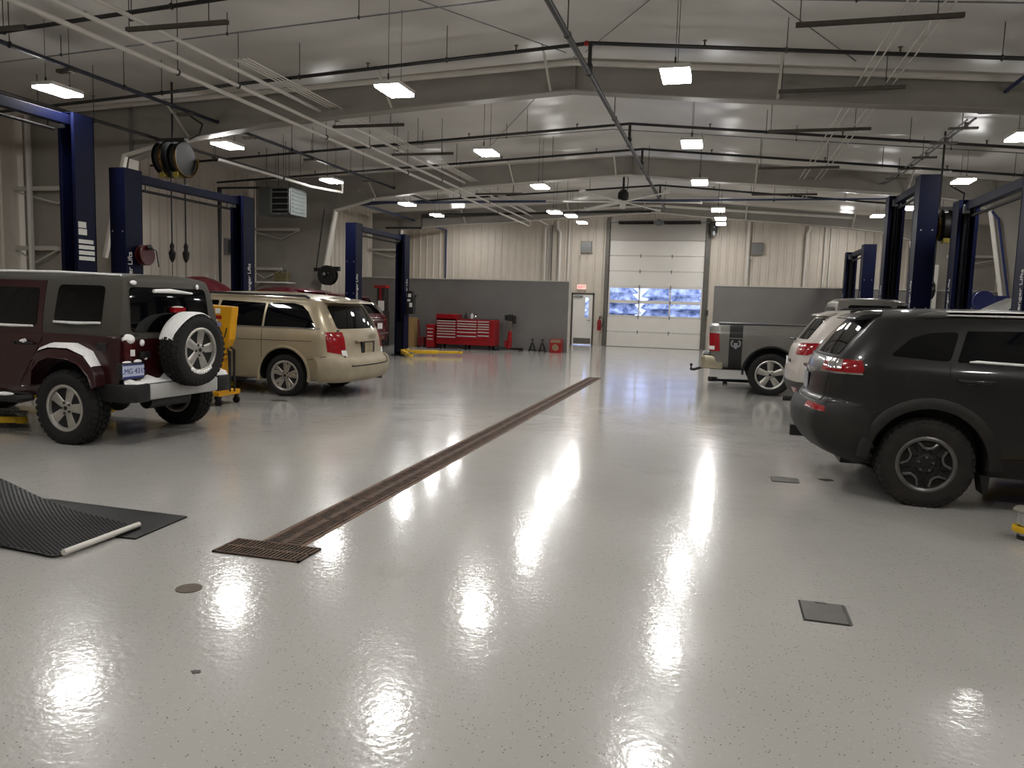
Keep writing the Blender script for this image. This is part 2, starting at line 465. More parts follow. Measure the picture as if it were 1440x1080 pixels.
# outside: snow field and snow-laden firs
mb = MB(); mb.box(-60, 50, YB + 0.25, 110, -0.3, -0.2)
struct(mb.build('ground_outside', SNOW, smooth=0), 'snowy ground outside the overhead door')
FIR = mat('snowy_fir', 'f6f8fc', 0.9, noise=0.9, nscale=2.2, ncol='66748c', bump=0.6, bscale=6)
def fir(x, y, h, r, label):
    mb = MB(); prof = []
    n = 9
    for k in range(n):
        z = 0.3 + (h - 0.3) * k / n; rr = r * (1 - k / n)
        prof += [(rr * 1.0 + 0.02, z), (rr * 0.55 + 0.02, z + (h / n) * 0.8)]
    prof.append((0.001, h))
    mb.lathe(prof, 18)
    for v in mb.bm.verts:
        q = 1 + 0.18 * math.sin(v.co.z * 7 + math.atan2(v.co.y, v.co.x) * 5)
        v.co.x *= q; v.co.y *= q
    t = thing('fir_tree', label, 'tree', (x, y, -0.2), 0, 'snowy firs outside')
    mb.build('crown', FIR, t, smooth=60)
    mb = MB(); mb.cyl((0, 0, 0), (0, 0, 0.6), 0.12, 0.1, 8); mb.build('trunk', DFR, t)
for i, (x, y, h, r, w) in enumerate(((-9.2, 44, 6.5, 1.5, 'first from the walk-in door'), (-5.6, 44.5, 5.5, 1.5, 'second from the walk-in door'), (-1.9, 44, 7.0, 1.5, 'third from the walk-in door'), (1.8, 44.5, 6.0, 1.5, 'fourth from the walk-in door'), (-7.4, 49, 6.5, 1.5, 'in the second rank, nearer the walk-in door'), (-3.7, 49, 6.8, 1.5, 'in the second rank, in the middle'), (0.0, 49, 6.2, 1.5, 'in the second rank, farther from the walk-in door'))):
    fir(x, y, h, r, 'snow-laden fir outside the overhead door, ' + w)
# ------------------------------------------------------------------ vehicles
def catmull(P, sub):
    # P list of tuples; returns smooth samples through every point
    out = []
    n = len(P)
    for i in range(n - 1):
        p0, p1, p2, p3 = P[max(i - 1, 0)], P[i], P[i + 1], P[min(i + 2, n - 1)]
        for k in range(sub):
            t = k / sub
            out.append(tuple(0.5 * (2 * b + (c - a) * t + (2 * a - 5 * b + 4 * c - d) * t * t + (3 * b - a - 3 * c + d) * t ** 3) for a, b, c, d in zip(p0, p1, p2, p3)))
    out.append(tuple(P[-1]))
    return out
def hull(levels, ns=56, sub=4, sr=0.12, sf=0.15, br=0.05, bf=0.15, crown=0.03, zb=0.03, cols=12, pw=3.0, smooth=True):
    """Closed car-body surface. levels: (x rear, z rear, x front, z front, half width, half width at rear, at front)"""
    Lv = catmull(levels, sub) if smooth else list(levels)
    m = len(Lv)
    bm = bmesh.new()
    S = [0.5 - 0.5 * math.cos(PI * k / ns) for k in range(ns + 1)]
    def hw(L, s):
        w = L[4]
        if s < sr: w -= (L[4] - L[5]) * (1 - s / sr) ** pw
        if s > 1 - sf: w -= (L[4] - L[6]) * (1 - (1 - s) / sf) ** pw
        return w
    def q(i):
        t = i / (m - 1); u = max(0.0, (t - 0.72) / 0.28); return u * u
    def P(i, s, v):
        L = Lv[i]
        z = L[1] + (L[3] - L[1]) * s + zb * 4 * s * (1 - s) * q(i) + crown * (1 - v * v) * q(i)
        x = L[0] + (L[2] - L[0]) * s + (1 - v * v) * (bf * s ** 6 - br * (1 - s) ** 6)
        return (x, hw(L, s) * v, z)
    cache = {}
    def V(i, k, j):
        key = (i, k, j)
        if key not in cache:
            cache[key] = bm.verts.new(P(i, S[k], -1 + 2 * j / cols))
        return cache[key]
    def F(a, b, c, d):
        try: bm.faces.new((a, b, c, d))
        except ValueError: pass
    for i in range(m - 1):
        for k in range(ns):
            for j in (0, cols):
                F(V(i, k, j), V(i, k + 1, j), V(i + 1, k + 1, j), V(i + 1, k, j))
        for j in range(cols):
            for k in (0, ns):
                F(V(i, k, j), V(i, k, j + 1), V(i + 1, k, j + 1), V(i + 1, k, j))
    for i in (0, m - 1):
        for k in range(ns):
            for j in range(cols):
                F(V(i, k, j), V(i, k + 1, j), V(i, k + 1, j + 1), V(i, k, j + 1))
    bmesh.ops.recalc_face_normals(bm, faces=bm.faces[:])
    return bm
def patch(hb, plane, sign, poly, off=0.004, thick=0.012, nmin=0.12, rng=None):
    """A shell lying on the body surface inside a convex outline (plane 'xz' = side view, 'yz' = rear/front view, 'xy' = top view)."""
    bm = hb.copy(); bm.normal_update()
    ax = {'xz': 1, 'yz': 0, 'xy': 2}[plane]
    iu, iv = {'xz': (0, 2), 'yz': (1, 2), 'xy': (0, 1)}[plane]
    def bad(f):
        if f.normal[ax] * sign < nmin: return True
        c = f.calc_center_median()
        if ax == 1 and c[1] * sign < 0.05: return True
        if rng and not (rng[0] <= c[rng[2]] <= rng[1]): return True
        return False
    bmesh.ops.delete(bm, geom=[f for f in bm.faces if bad(f)], context='FACES')
    area = sum(poly[i][0] * poly[(i + 1) % len(poly)][1] - poly[(i + 1) % len(poly)][0] * poly[i][1] for i in range(len(poly)))
    pts = poly if area > 0 else poly[::-1]
    for i in range(len(pts)):
        (u0, v0), (u1, v1) = pts[i], pts[(i + 1) % len(pts)]
        co = [0, 0, 0]; no = [0, 0, 0]
        co[iu], co[iv] = u0, v0
        no[iu], no[iv] = (v1 - v0), -(u1 - u0)
        bmesh.ops.bisect_plane(bm, geom=bm.verts[:] + bm.edges[:] + bm.faces[:], plane_co=co, plane_no=no, clear_outer=True, dist=1e-6)
    bm.normal_update()
    mv = {v: v.normal.copy() for v in bm.verts}
    for v, n in mv.items(): v.co += n * off
    # thickness: inner copy plus border walls
    border = [e for e in bm.edges if len(e.link_faces) == 1]
    inner = {}
    for e in border:
        for v in e.verts:
            if v not in inner: inner[v] = bm.verts.new(v.co - mv[v] * thick)
    for e in border:
        a, b = e.verts
        try: bm.faces.new((a, b, inner[b], inner[a]))
        except ValueError: pass
    out = MB(); out.bm.free(); out.bm = bm
    return out
def rounded(poly, r=0.05, n=4):
    out = []; m = len(poly)
    for i in range(m):
        p = Vector(poly[i]); a = Vector(poly[i - 1]); b = Vector(poly[(i + 1) % m])
        da = (a - p); db = (b - p)
        rr = min(r, da.length * 0.45, db.length * 0.45)
        s = p + da.normalized() * rr; e = p + db.normalized() * rr
        for k in range(n + 1):
            t = k / n
            out.append(tuple(s * (1 - t) ** 2 + p * 2 * t * (1 - t) + e * t * t))
    return out
def bm_obj(bm, name, mats):
    me = bpy.data.meshes.new(name); bm.to_mesh(me); bm.free()
    return link(name, me, mats, None, 0)
def arches(hb, name, paint, parent, wells, angle=42, keep=None):
    """Body object with round wheel housings cut out. wells: (x, z, radius, inner half width)"""
    bm = hb.copy()
    o = bm_obj(bm, name, [paint, BLACK])
    cut = MB()
    for (x, z, r, yi) in wells:
        for s in (-1, 1):
            n = 40
            poly = [(x + r * math.cos(2 * PI * i / n), z + r * math.sin(2 * PI * i / n)) for i in range(n)]
            cut.prism(poly, 'xz', s * yi, s * 1.4)
    bmesh.ops.recalc_face_normals(cut.bm, faces=cut.bm.faces[:])
    c = bm_obj(cut.bm, 'cutter', [BLACK])
    md = o.modifiers.new('b', 'BOOLEAN'); md.operation = 'DIFFERENCE'; md.object = c; md.solver = 'EXACT'
    bpy.context.view_layer.update()
    dg = bpy.context.evaluated_depsgraph_get()
    me = bpy.data.meshes.new_from_object(o.evaluated_get(dg))
    bpy.data.objects.remove(o); bpy.data.objects.remove(c)
    me.name = name
    me.materials.clear(); me.materials.append(paint); me.materials.append(BLACK)
    for p in me.polygons:
        p.use_smooth = True; p.material_index = 0
        cc = p.center
        for (x, z, r, yi) in wells:
            d = math.hypot(cc.x - x, cc.z - z)
            if d < r + 0.004 and abs(cc.y) >= yi - 0.01:
                p.material_index = 1
    me.set_sharp_from_angle(angle=math.radians(angle))
    ob = bpy.data.objects.new(name, me); C.objects.link(ob)
    if parent: ob.parent = parent
    return ob

DARKRIM = mat('dark_rim_back', '0c0c0c', 0.6, noise=0.3, nscale=20)
def tire_mb(R, rim, W, blocks=0, side=True):
    mb = MB(); h = W / 2
    prof = [(rim - 0.012, -h * 0.62), (rim + 0.008, -h * 0.86), (rim + (R - rim) * 0.45, -h), (R - 0.035, -h * 0.95), (R - 0.010, -h * 0.82), (R - 0.002, -h * 0.6)]
    gro = [(-0.42, 0), (-0.38, .009), (-0.30, .009), (-0.26, 0), (-0.06, 0), (-0.03, .009), (0.03, .009), (0.06, 0), (0.26, 0), (0.30, .009), (0.38, .009), (0.42, 0)]
    prof += [(R - d, h * t) for t, d in gro]
    prof += [(r, -z) for r, z in prof[:6][::-1]]
    mb.lathe(prof, 64, 'y')
    if blocks:
        for k in range(blocks):
            a = 2 * PI * k / blocks
            for s, y0, y1, ph in ((-1, 0.50, 0.96, 0), (1, 0.50, 0.96, .5), (-1, 0.08, 0.40, .5), (1, 0.08, 0.40, 0)):
                aa = a + ph * 2 * PI / blocks; da = PI / blocks * 0.62
                vs = []
                for rr in (R - 0.03, R + 0.010):
                    for (ta, yy) in ((-da, y0), (da, y0), (da, y1), (-da, y1)):
                        sk = 0.25 * da * (1 if yy == y1 else -1)
                        r2 = rr - (0.022 if yy > 0.9 and rr > R else 0)
                        vs.append((r2 * math.cos(aa + ta + sk), s * yy * h, r2 * math.sin(aa + ta + sk)))
                mb._add(vs, ((0, 1, 2, 3), (4, 5, 6, 7), (0, 1, 5, 4), (1, 2, 6, 5), (2, 3, 7, 6), (3, 0, 4, 7)))
    return mb
def rim_parts(R, W, style):
    """rim mesh, outer face toward -y; returns (bright MB, dark MB)"""
    h = W / 2
    m = MB(); d = MB()
    m.lathe([(R, -h * 0.82), (R + 0.012, -h * 0.88), (R - 0.002, -h * 0.92), (R - 0.020, -h * 0.86), (R - 0.026, -h * 0.60), (R - 0.05, h * 0.6), (R - 0.012, h * 0.8), (R, h * 0.8)], 56, 'y', closed=True)
    d.lathe([(0.001, -h * 0.20), (R * 0.55, -h * 0.12), (R - 0.04, -h * 0.05), (R - 0.04, h * .2), (0.001, h * 0.2)], 40, 'y')
    yf = -h * 0.72
    if style == 'five':            # five broad flat spokes
        for k in range(5):
            a = PI / 2 + 2 * PI * k / 5
            _spoke(m, a, R * 0.18, R - 0.014, 0.62 * R * 0.5, 1.0 * R * 0.5, yf + 0.022, yf - 0.01, 0.05)
        m.lathe([(R * 0.34, yf + 0.05), (R * 0.34, yf + 0.012), (R * 0.28, yf), (R * 0.16, yf - 0.004), (0.001, yf - 0.006)], 30, 'y')
    elif style == 'split':         # five forked spokes
        for k in range(5):
            a = PI / 2 + 2 * PI * k / 5
            for e in (-0.17, 0.17):
                _spoke(m, a + e * 0.4, R * 0.2, R - 0.014, 0.06, 0.062, yf + 0.02, yf - 0.01, 0.05, a2=a + e * 1.25)
        m.lathe([(R * 0.36, yf + 0.05), (R * 0.36, yf + 0.014), (R * 0.25, yf), (0.001, yf - 0.006)], 30, 'y')
    elif style == 'dark':          # black five-spoke with polished window rims
        for k in range(5):
            a = -PI / 2 + 2 * PI * k / 5
            _spoke(d, a, R * 0.15, R - 0.02, 0.35 * R * 0.5, 0.56 * R * 0.5, yf + 0.02, yf + 0.006, 0.05)
            _spoke(d, a + 0.20, R * 0.5, R - 0.02, 0.05, 0.05, yf + 0.02, yf - 0.004, 0.05)
            _spoke(d, a - 0.20, R * 0.5, R - 0.02, 0.05, 0.05, yf + 0.02, yf - 0.004, 0.05)
            b = a + PI / 5
            pts = []
            for (da, r) in ((-0.42, R - 0.03), (-0.36, R * 0.78), (-0.24, R * 0.63), (0, R * 0.585), (0.24, R * 0.63), (0.36, R * 0.78), (0.42, R - 0.03)):
                pts.append((r * math.cos(b + da * .95), yf - 0.004, r * math.sin(b + da * .95)))
            m.tube(pts, 0.013, 6)
        d.lathe([(R * 0.42, yf + 0.05), (R * 0.42, yf + 0.015), (R * 0.30, yf), (R * .2, yf + 0.004), (0.001, yf - 0.004)], 30, 'y')
        for k in range(5):
            a = PI / 2 + 2 * PI * k / 5
            m.cyl((R * 0.26 * math.cos(a), yf - 0.012, R * 0.26 * math.sin(a)), (R * 0.26 * math.cos(a), yf + 0.02, R * 0.26 * math.sin(a)), 0.012, n=6)
    if style != 'dark':
        for k in range(5):
            a = PI / 2 + PI / 5 + 2 * PI * k / 5
            d.cyl((R * 0.25 * math.cos(a), yf - 0.012, R * 0.25 * math.sin(a)), (R * 0.25 * math.cos(a), yf + 0.02, R * 0.25 * math.sin(a)), 0.012, n=6)
        d.lathe([(R * 0.09, yf + 0.01), (R * 0.09, yf - 0.012), (0.001, yf - 0.016)], 16, 'y')
    return m, d
def _spoke(mb, a, r0, r1, w0, w1, y0, y1, depth, a2=None):
    a2 = a if a2 is None else a2
    vs = []
    for (r, w, yy, an) in ((r0, w0, y0 - 0.02, a), (r1, w1, y1 + 0.012, a2)):
        c = Vector((math.cos(an), 0, math.sin(an))) * r; t = Vector((-math.sin(an), 0, math.cos(an)))
        for (ww, dy) in ((-w / 2, 0.008), (-w / 2 * 0.72, 0), (w / 2 * 0.72, 0), (w / 2, 0.008), (w / 2 * 0.8, depth), (-w / 2 * 0.8, depth)):
            vs.append(c + t * ww + Vector((0, yy + dy, 0)))
    n = 6
    fs = [(i, (i + 1) % n, n + (i + 1) % n, n + i) for i in range(n)] + [tuple(range(n)), tuple(range(n, 2 * n))]
    mb._add(vs, fs)
def wheel(parent, x, side, track, R, rim, W, style, tread=0, tmat=None, rmat=None, tilt=0.0, name='tire'):
    """side +1 left, -1 right"""
    t = tire_mb(R, rim, W, tread).build(name, tmat or RUBBER, parent, smooth=35)
    t.location = (x, side * track, R - 0.012)
    m, d = rim_parts(rim, W, style)
    r = m.build('rim', rmat or ALLOY, t, smooth=35)
    dd = d.build('rim_back', DARKRIM, t, smooth=35)
    t.rotation_euler = (0, tilt, 0 if side < 0 else PI)
    return t
def plate_obj(parent, mtx, text, w=0.305, h=0.152, col=None, tcol=None, name='license_plate'):
    mb = MB(); mb.box(-w / 2, w / 2, -h / 2, h / 2, 0, 0.006)
    mb.xf(mtx)
    p = mb.build(name, col or PAPER, parent, smooth=0)
    if text:
        text_mesh('plate_lettering', text, h * 0.52, tcol or SEAM, p, mtx @ Matrix.Translation((0, -0.002, 0.007)), 0.001)
    return p
LEFT, RIGHT = 1, -1

# ---- maroon off-road vehicle with grey hardtop and spare wheel ------------------------------
MAROON = mat('maroon_paint', '28060a', 0.3, noise=0.12, nscale=3, coat=0.5)
TOPG = mat('khaki_hardtop', '38352d', 0.65, noise=0.1, nscale=6, bump=0.15, bscale=90)
SILVERP = mat('silver_bumper', 'a7a6a4', 0.4, noise=0.12, nscale=6)
PLATEB = mat('plate_blue', '2c3570', 0.5, noise=0.05, nscale=5)
jeep = thing('off_road_vehicle', 'maroon boxy off-road vehicle with khaki hardtop, snow patches and a rear-mounted spare wheel', 'car', (-6.54, 7.25, 0), math.radians(177))
tubh = hull([(-0.66, 0.46, 2.60, 0.46, 0.70, 0.66, .66), (-0.71, 0.50, 2.62, 0.5, 0.765, 0.74, .72), (-0.73, 0.80, 2.64, 0.8, 0.78, 0.755, .74), (-0.73, 1.08, 2.66, 1.08, 0.775, 0.75, .74), (-0.72, 1.135, 2.66, 1.13, 0.765, 0.735, .72)], sr=0.06, sf=0.04, br=0.02, bf=0.02, crown=0.0, zb=0)
arches(tubh, 'body', MAROON, jeep, [(-0.14, 0.40, 0.47, 0.50), (2.84, 0.40, 0.50, 0.50)])
hoodh = hull([(2.2, 0.55, 3.35, 0.55, .55, .55, .50), (2.2, 0.9, 3.42, 0.85, .62, .66, .52), (2.2, 1.10, 3.42, 1.05, .62, .70, .52), (2.2, 1.17, 3.36, 1.11, .56, .64, .46)], sr=0.3, sf=.1, crown=0.02)
m_ = MB(); m_.bm.free(); m_.bm = hoodh; m_.build('hood', MAROON, jeep, smooth=40)
toph = hull([(-0.725, 1.10, 2.25, 1.12, 0.755, 0.735, .70), (-0.72, 1.30, 2.10, 1.30, 0.735, 0.715, .68), (-0.70, 1.52, 1.90, 1.55, 0.69, 0.665, .65), (-0.675, 1.66, 1.78, 1.68, 0.655, 0.63, .62), (-0.655, 1.72, 1.70, 1.725, 0.63, 0.60, .58), (-0.60, 1.745, 1.60, 1.74, 0.57, 0.54, .5)], sr=0.07, sf=0.05, br=0.03, bf=0.05, crown=0.03, zb=0.02)
m_ = MB(); m_.bm.free(); m_.bm = toph.copy(); m_.build('hardtop', TOPG, jeep, smooth=40)
# rear doors and their upper frames
for s in (LEFT, RIGHT):
    dr = patch(tubh, 'xz', s, rounded([(0.26, 1.09), (0.34, 0.95), (0.60, 0.56), (1.18, 0.56), (1.18, 1.10), (0.26, 1.10)], .04), 0.006).build('rear_door', MAROON, jeep, smooth=40)
    patch(toph, 'xz', s, [(0.28, 1.12), (1.18, 1.12), (1.16, 1.68), (0.30, 1.68)], 0.006).build('door_upper_frame', MAROON, dr, smooth=40)
    patch(toph, 'xz', s, rounded([(0.36, 1.20), (1.10, 1.20), (1.08, 1.60), (0.37, 1.60)], .05), 0.012).build('door_window', GLASS, dr, smooth=40)
    mb = MB(); mb.tube([(0.36, s * 0.80, 1.02), (0.40, s * 0.825, 1.02), (0.54, s * 0.825, 1.02), (0.58, s * 0.80, 1.02)], 0.014, 8); mb.cyl((0.64, s * 0.78, 1.02), (0.64, s * 0.80, 1.02), 0.02)
    mb.build('door_handle', BLACK, dr)
    fd = patch(tubh, 'xz', s, rounded([(1.20, 1.10), (1.20, 0.56), (2.1, 0.56), (2.1, 1.10)], .04), 0.006).build('front_door', MAROON, jeep, smooth=40)
    patch(toph, 'xz', s, rounded([(1.22, 1.20), (1.95, 1.20), (1.82, 1.60), (1.22, 1.60)], .05), 0.012).build('door_window', GLASS, fd, smooth=40)
    win = patch(toph, 'xz', s, rounded([(-0.50, 1.25), (0.13, 1.25), (0.12, 1.64), (-0.49, 1.64)], .06), 0.006).build('side_window', GLASS, jeep, smooth=40)
    # flared fender over the rear wheel
    out = [(0.37, 0.58), (0.30, 0.80), (0.18, 0.945), (0.04, 0.985), (-0.22, 0.985), (-0.42, 0.92), (-0.55, 0.77), (-0.58, 0.62)]
    inn = [(-0.53, 0.62), (-0.49, 0.73), (-0.37, 0.84), (-0.20, 0.89), (0.02, 0.89), (0.14, 0.85), (0.24, 0.75), (0.31, 0.58)]
    mb = MB(); vs = []; ys = (s * 0.70, s * 0.91)
    n = len(out)
    for yy in ys:
        vs += [(x, yy, z) for x, z in out] + [(x, yy, z) for x, z in inn[::-1]]
    fs = []
    for i in range(n - 1):
        a, b, c, d = i, i + 1, n + i + 1, n + i
        o_ = 2 * n
        fs += [(a, b, c, d), (a + o_, b + o_, c + o_, d + o_), (a, b, b + o_, a + o_), (d, c, c + o_, d + o_)]
    fs += [(0, n, 3 * n, 2 * n), (n - 1, 2 * n - 1, 4 * n - 1, 3 * n - 1)]
    mb._add(vs, fs)
    fl = mb.build('fender_flare', MAROON, jeep, smooth=40, bevel=0.02)
    if s == LEFT:
        sn = MB()
        top = [(0.27, 0.86), (0.18, 0.955), (0.04, 0.995), (-0.22, 0.995), (-0.42, 0.93), (-0.52, 0.82)]
        hh = [0.01, 0.035, 0.05, 0.055, 0.045, 0.01]
        rows = []
        for (x, z), h in zip(top, hh):
            rows.append([sn.bm.verts.new((x, y, z + h * f)) for y, f in ((0.73, .3), (0.76, .9), (0.82, 1.0), (0.88, .8), (0.905, 0.05))])
        for a, b in zip(rows, rows[1:]):
            for j in range(4): sn.bm.faces.new((a[j], a[j + 1], b[j + 1], b[j]))
        sn.build('fender_snow', SNOW, fl, smooth=60)
    mb = MB(); mb.prism([(2.45, 0.62), (2.62, 0.9), (2.8, .97), (3.15, .97), (3.4, .88), (3.4, .84), (3.14, .9), (2.82, .9), (2.68, .84), (2.52, .62)], 'xz', s * .55, s * .91)
    mb.build('front_fender', MAROON, jeep, smooth=30)
    mb = MB(); mb.tube([(0.45, s * 0.74, 0.44), (0.55, s * 0.82, 0.42), (2.35, s * 0.82, 0.42), (2.45, s * .74, .44)], 0.035, 8); mb.build('side_step', BLACK, jeep)
    # tail lamp
    mb = MB(); mb.box(-0.775, -0.70, s * 0.575, s * 0.715, 0.86, 1.10)
    tl = mb.build('tail_light', mat('dark_red_lens', '3d090d', 0.25, noise=0.25, nscale=30), jeep, smooth=30, bevel=0.012)
    mb = MB(); mb.box(-0.782, -0.774, s * 0.60, s * 0.655, 0.93, 0.995); mb.build('reverse_lens', PAPER, tl, smooth=0)
    if s == LEFT:
        mb = MB(); mb.sphere((-0.735, 0.645, 1.10), 0.075, 8, (0.8, 1.0, 0.75)); mb.build('lamp_snow', SNOW, tl, smooth=60)
        mb = MB(); mb.sphere((-0.75, 0.47, 1.06), 0.03, 6, (0.5, 1.1, 1.2)); mb.sphere((-0.76, 0.44, .90), 0.02, 6); mb.build('hinge_snow', SNOW, jeep, smooth=60)
    for xw in (-0.14, 2.84):
        tr = wheel(jeep, xw, s, 0.78, 0.39, 0.232, 0.25, 'five', tread=36, tilt=0.3)
# window sills with snow (near side)
mb = MB(); mb.tube([(-0.49, 0.752, 1.262), (-0.2, 0.757, 1.25), (0.12, 0.757, 1.255)], [0.012, 0.016, 0.012], 6); mb.build('window_snow', SNOW, jeep, smooth=60)
mb = MB(); mb.tube([(0.40, 0.766, 1.20), (0.7, 0.77, 1.195), (1.08, 0.77, 1.20)], [0.012, 0.016, 0.012], 6); mb.build('window_snow', SNOW, jeep, smooth=60)
mb = MB(); mb.tube([(0.50, 0.83, 1.04), (0.44, 0.832, 1.045)], [0.012, 0.026], 6); mb.build('handle_snow', SNOW, jeep, smooth=60)
for xs_, ls_ in ((.75, 2.2), (1.15, 2.6)):
    mb = MB(); mb.sphere((xs_, 0.82, 0.463), 0.05, 8, (ls_, 1, .42)); mb.build('step_snow', SNOW, jeep, smooth=60)
# snow along the roof edge
mb = MB(); mb.tube([(-0.60, 0.575, 1.752), (0.2, 0.60, 1.775), (1.0, 0.60, 1.775), (1.6, 0.54, 1.76)], 0.012, 6); mb.build('roof_snow', SNOW, jeep, smooth=60)
mb = MB(); mb.box(-.60, -.46, .770, .782, .98, 1.06); mb.build('fuel_filler', BLACK, jeep, smooth=0, bevel=.01)
# rear glass and gate
rw = patch(toph, 'yz', -1, rounded([(-0.57, 1.17), (0.60, 1.17), (0.575, 1.635), (-0.545, 1.635)], .06), 0.006, rng=(-2, -0.3, 0)).build('rear_window', GLASS, jeep, smooth=40)
mb = MB(); mb.tube([(-0.73, -0.30, 1.585), (-0.735, 0.05, 1.605), (-0.735, 0.28, 1.60)], [0.012, 0.026, 0.02], 6); mb.sphere((-0.70, 0.52, 1.68), .035, 6, (.6, 1.2, .7)); mb.sphere((-0.70, -0.42, 1.66), .025, 6, (.6, 1, 1.2)); mb.build('wiper_snow', SNOW, rw, smooth=60)
gate = patch(tubh, 'yz', -1, rounded([(-0.56, 0.58), (0.53, 0.58), (0.53, 1.10), (-0.56, 1.10)], .03), 0.006, rng=(-2, -0.3, 0)).build('tailgate', MAROON, jeep, smooth=40)
for z in (0.74, 0.98):
    mb = MB(); mb.box(-0.775, -0.735, -0.60, -0.44, z - .035, z + .035); mb.build('gate_hinge', MAROON, gate, smooth=30, bevel=.01)
mb = MB(); mb.box(-0.78, -0.735, 0.38, 0.52, 0.90, 0.97); mb.build('gate_handle', BLACK, gate, smooth=30, bevel=.01)
mb = MB(); mb.box(-0.74, -0.70, -0.72, 0.72, 1.125, 1.15); mb.build('window_hinge_bar', BLACK, jeep, smooth=0)
# bumper: silver centre, black ends, snow on top
mb = MB(); mb.box(-0.90, -0.62, -0.52, 0.52, 0.47, 0.64)
bump = mb.build('rear_bumper', SILVERP, jeep, smooth=30, bevel=0.025)
for s in (LEFT, RIGHT):
    mb = MB(); mb.prism([(-0.90, s * 0.52), (-0.90, s * 0.72), (-0.80, s * 0.79), (-0.42, s * 0.80), (-0.42, s * 0.60), (-0.62, s * 0.52)], 'xy', 0.46, 0.65)
    mb.build('bumper_end', BLACK, bump, smooth=30, bevel=0.02)
sn = MB(); rows = []
for i in range(27):
    y = -0.76 + 1.52 * i / 26
    h = 0.035 + 0.022 * math.sin(i * 1.3) + 0.012 * math.sin(i * 2.9)
    xo = -0.80 if abs(y) > 0.72 else -0.885
    rows.append([sn.bm.verts.new((x, y, 0.648 + h * f)) for x, f in ((xo, 0.0), (xo + 0.02, .75), (-0.80, 1.0), (-0.74, 1.2), (-0.70, 1.1))])
for a, b in zip(rows, rows[1:]):
    for j in range(4): sn.bm.faces.new((a[j], a[j + 1], b[j + 1], b[j]))
sn.build('bumper_snow', SNOW, bump, smooth=60)
# plate under the near tail lamp
mb = MB(); mb.box(-0.80, -0.74, 0.505, 0.80, 0.695, 0.865); pb = mb.build('plate_bracket', BLACK, jeep, smooth=30, bevel=.008)
mp = face_mtx((-0.803, 0.65, 0.78), (0, -1, 0), (0, 0, 1))
pl = plate_obj(jeep, mp, 'LMG 4315', w=0.28, h=0.145, col=mat('plate_pale', 'b9c0d6', 0.5, noise=0.08, nscale=8), tcol=PLATEB)
mb = MB(); mb.box(-0.14, 0.14, -0.0725, -0.052, 0.006, 0.008); mb.box(-.14, .14, .058, .0725, .006, .008); mb.xf(mp); mb.build('plate_band', PLATEB, pl, smooth=0)
mb = MB(); mb.sphere((-0.77, 0.70, .868), .03, 6, (.8, 1.8, .5)); mb.sphere((-0.77, 0.56, .872), .035, 6, (.8, 1.6, .6)); mb.build('plate_snow', SNOW, pb, smooth=60)
# spare wheel on the gate
sp = tire_mb(0.39, 0.235, 0.25, 36).build('spare_tire', RUBBER, jeep, smooth=35)
sp.location = (-0.965, -0.03, 0.975); sp.rotation_euler = (0, 0.2, -PI / 2)
m_, d_ = rim_parts(0.235, 0.25, 'five'); m_.build('rim', ALLOY, sp, smooth=35); d_.build('rim_back', DARKRIM, sp, smooth=35)
sn = MB(); rows = []
for i in range(25):
    a = math.radians(50 + 112 * i / 24) - 0.0
    f0 = math.sin(PI * i / 24) ** 0.5
    rows.append([sn.bm.verts.new(((0.392 + 0.022 * f0 * f) * math.cos(a), y, (0.392 + 0.022 * f0 * f) * math.sin(a))) for y, f in ((-0.11 * f0 - .01, 0.15), (-0.07, 1.0), (0.02, 1.1), (0.09, 1.0), (0.115, 0.2))])
for a, b in zip(rows, rows[1:]):
    for j in range(4): sn.bm.faces.new((a[j], a[j + 1], b[j + 1], b[j]))
sno = sn.build('tire_snow', SNOW, sp, smooth=60); sno.rotation_euler = (0, -0.2, 0)
mb = MB()
for i in range(9):
    a = math.radians(235 + 70 * i / 8)
    mb.sphere((0.245 * math.cos(a), -0.112, 0.245 * math.sin(a)), 0.022, 5, (1, .5, 1))
sb = mb.build('rim_snow', SNOW, sp, smooth=60); sb.rotation_euler = (0, -0.2, 0)
mb = MB(); mb.box(-0.86, -0.73, -0.14, 0.08, 0.87, 1.08); mb.build('spare_mount', BLACK, jeep, smooth=0)
mb = MB(); mb.box(-0.80, -0.74, -0.12, 0.06, 1.375, 1.43); mb.cyl((-0.77, -0.03, 1.0), (-0.77, -.03, 1.38), .02); tlp = mb.build('brake_light', REDLENS, jeep, smooth=30)
mb = MB(); mb.sphere((-0.77, -0.03, 1.432), .03, 6, (1, 2.8, .4)); mb.build('brake_light_snow', SNOW, tlp, smooth=60)
# underside
mb = MB(); mb.cyl((0, -0.66, 0.37), (0, 0.66, 0.37), 0.04); mb.sphere((0, 0.05, 0.37), 0.13, 8); mb.box(-0.6, 2.4, -.42, -.34, .44, .54); mb.box(-0.6, 2.4, .34, .42, .44, .54); mb.cyl((2.95, -.66, .37), (2.95, .66, .37), .04)
mb.build('axle_and_frame', BLACK, jeep, smooth=30)
mb = MB(); mb.cyl((-0.62, 0.30, 0.42), (-0.62, -0.28, 0.42), 0.085, n=14); mb.build('muffler', DSTEEL, jeep)

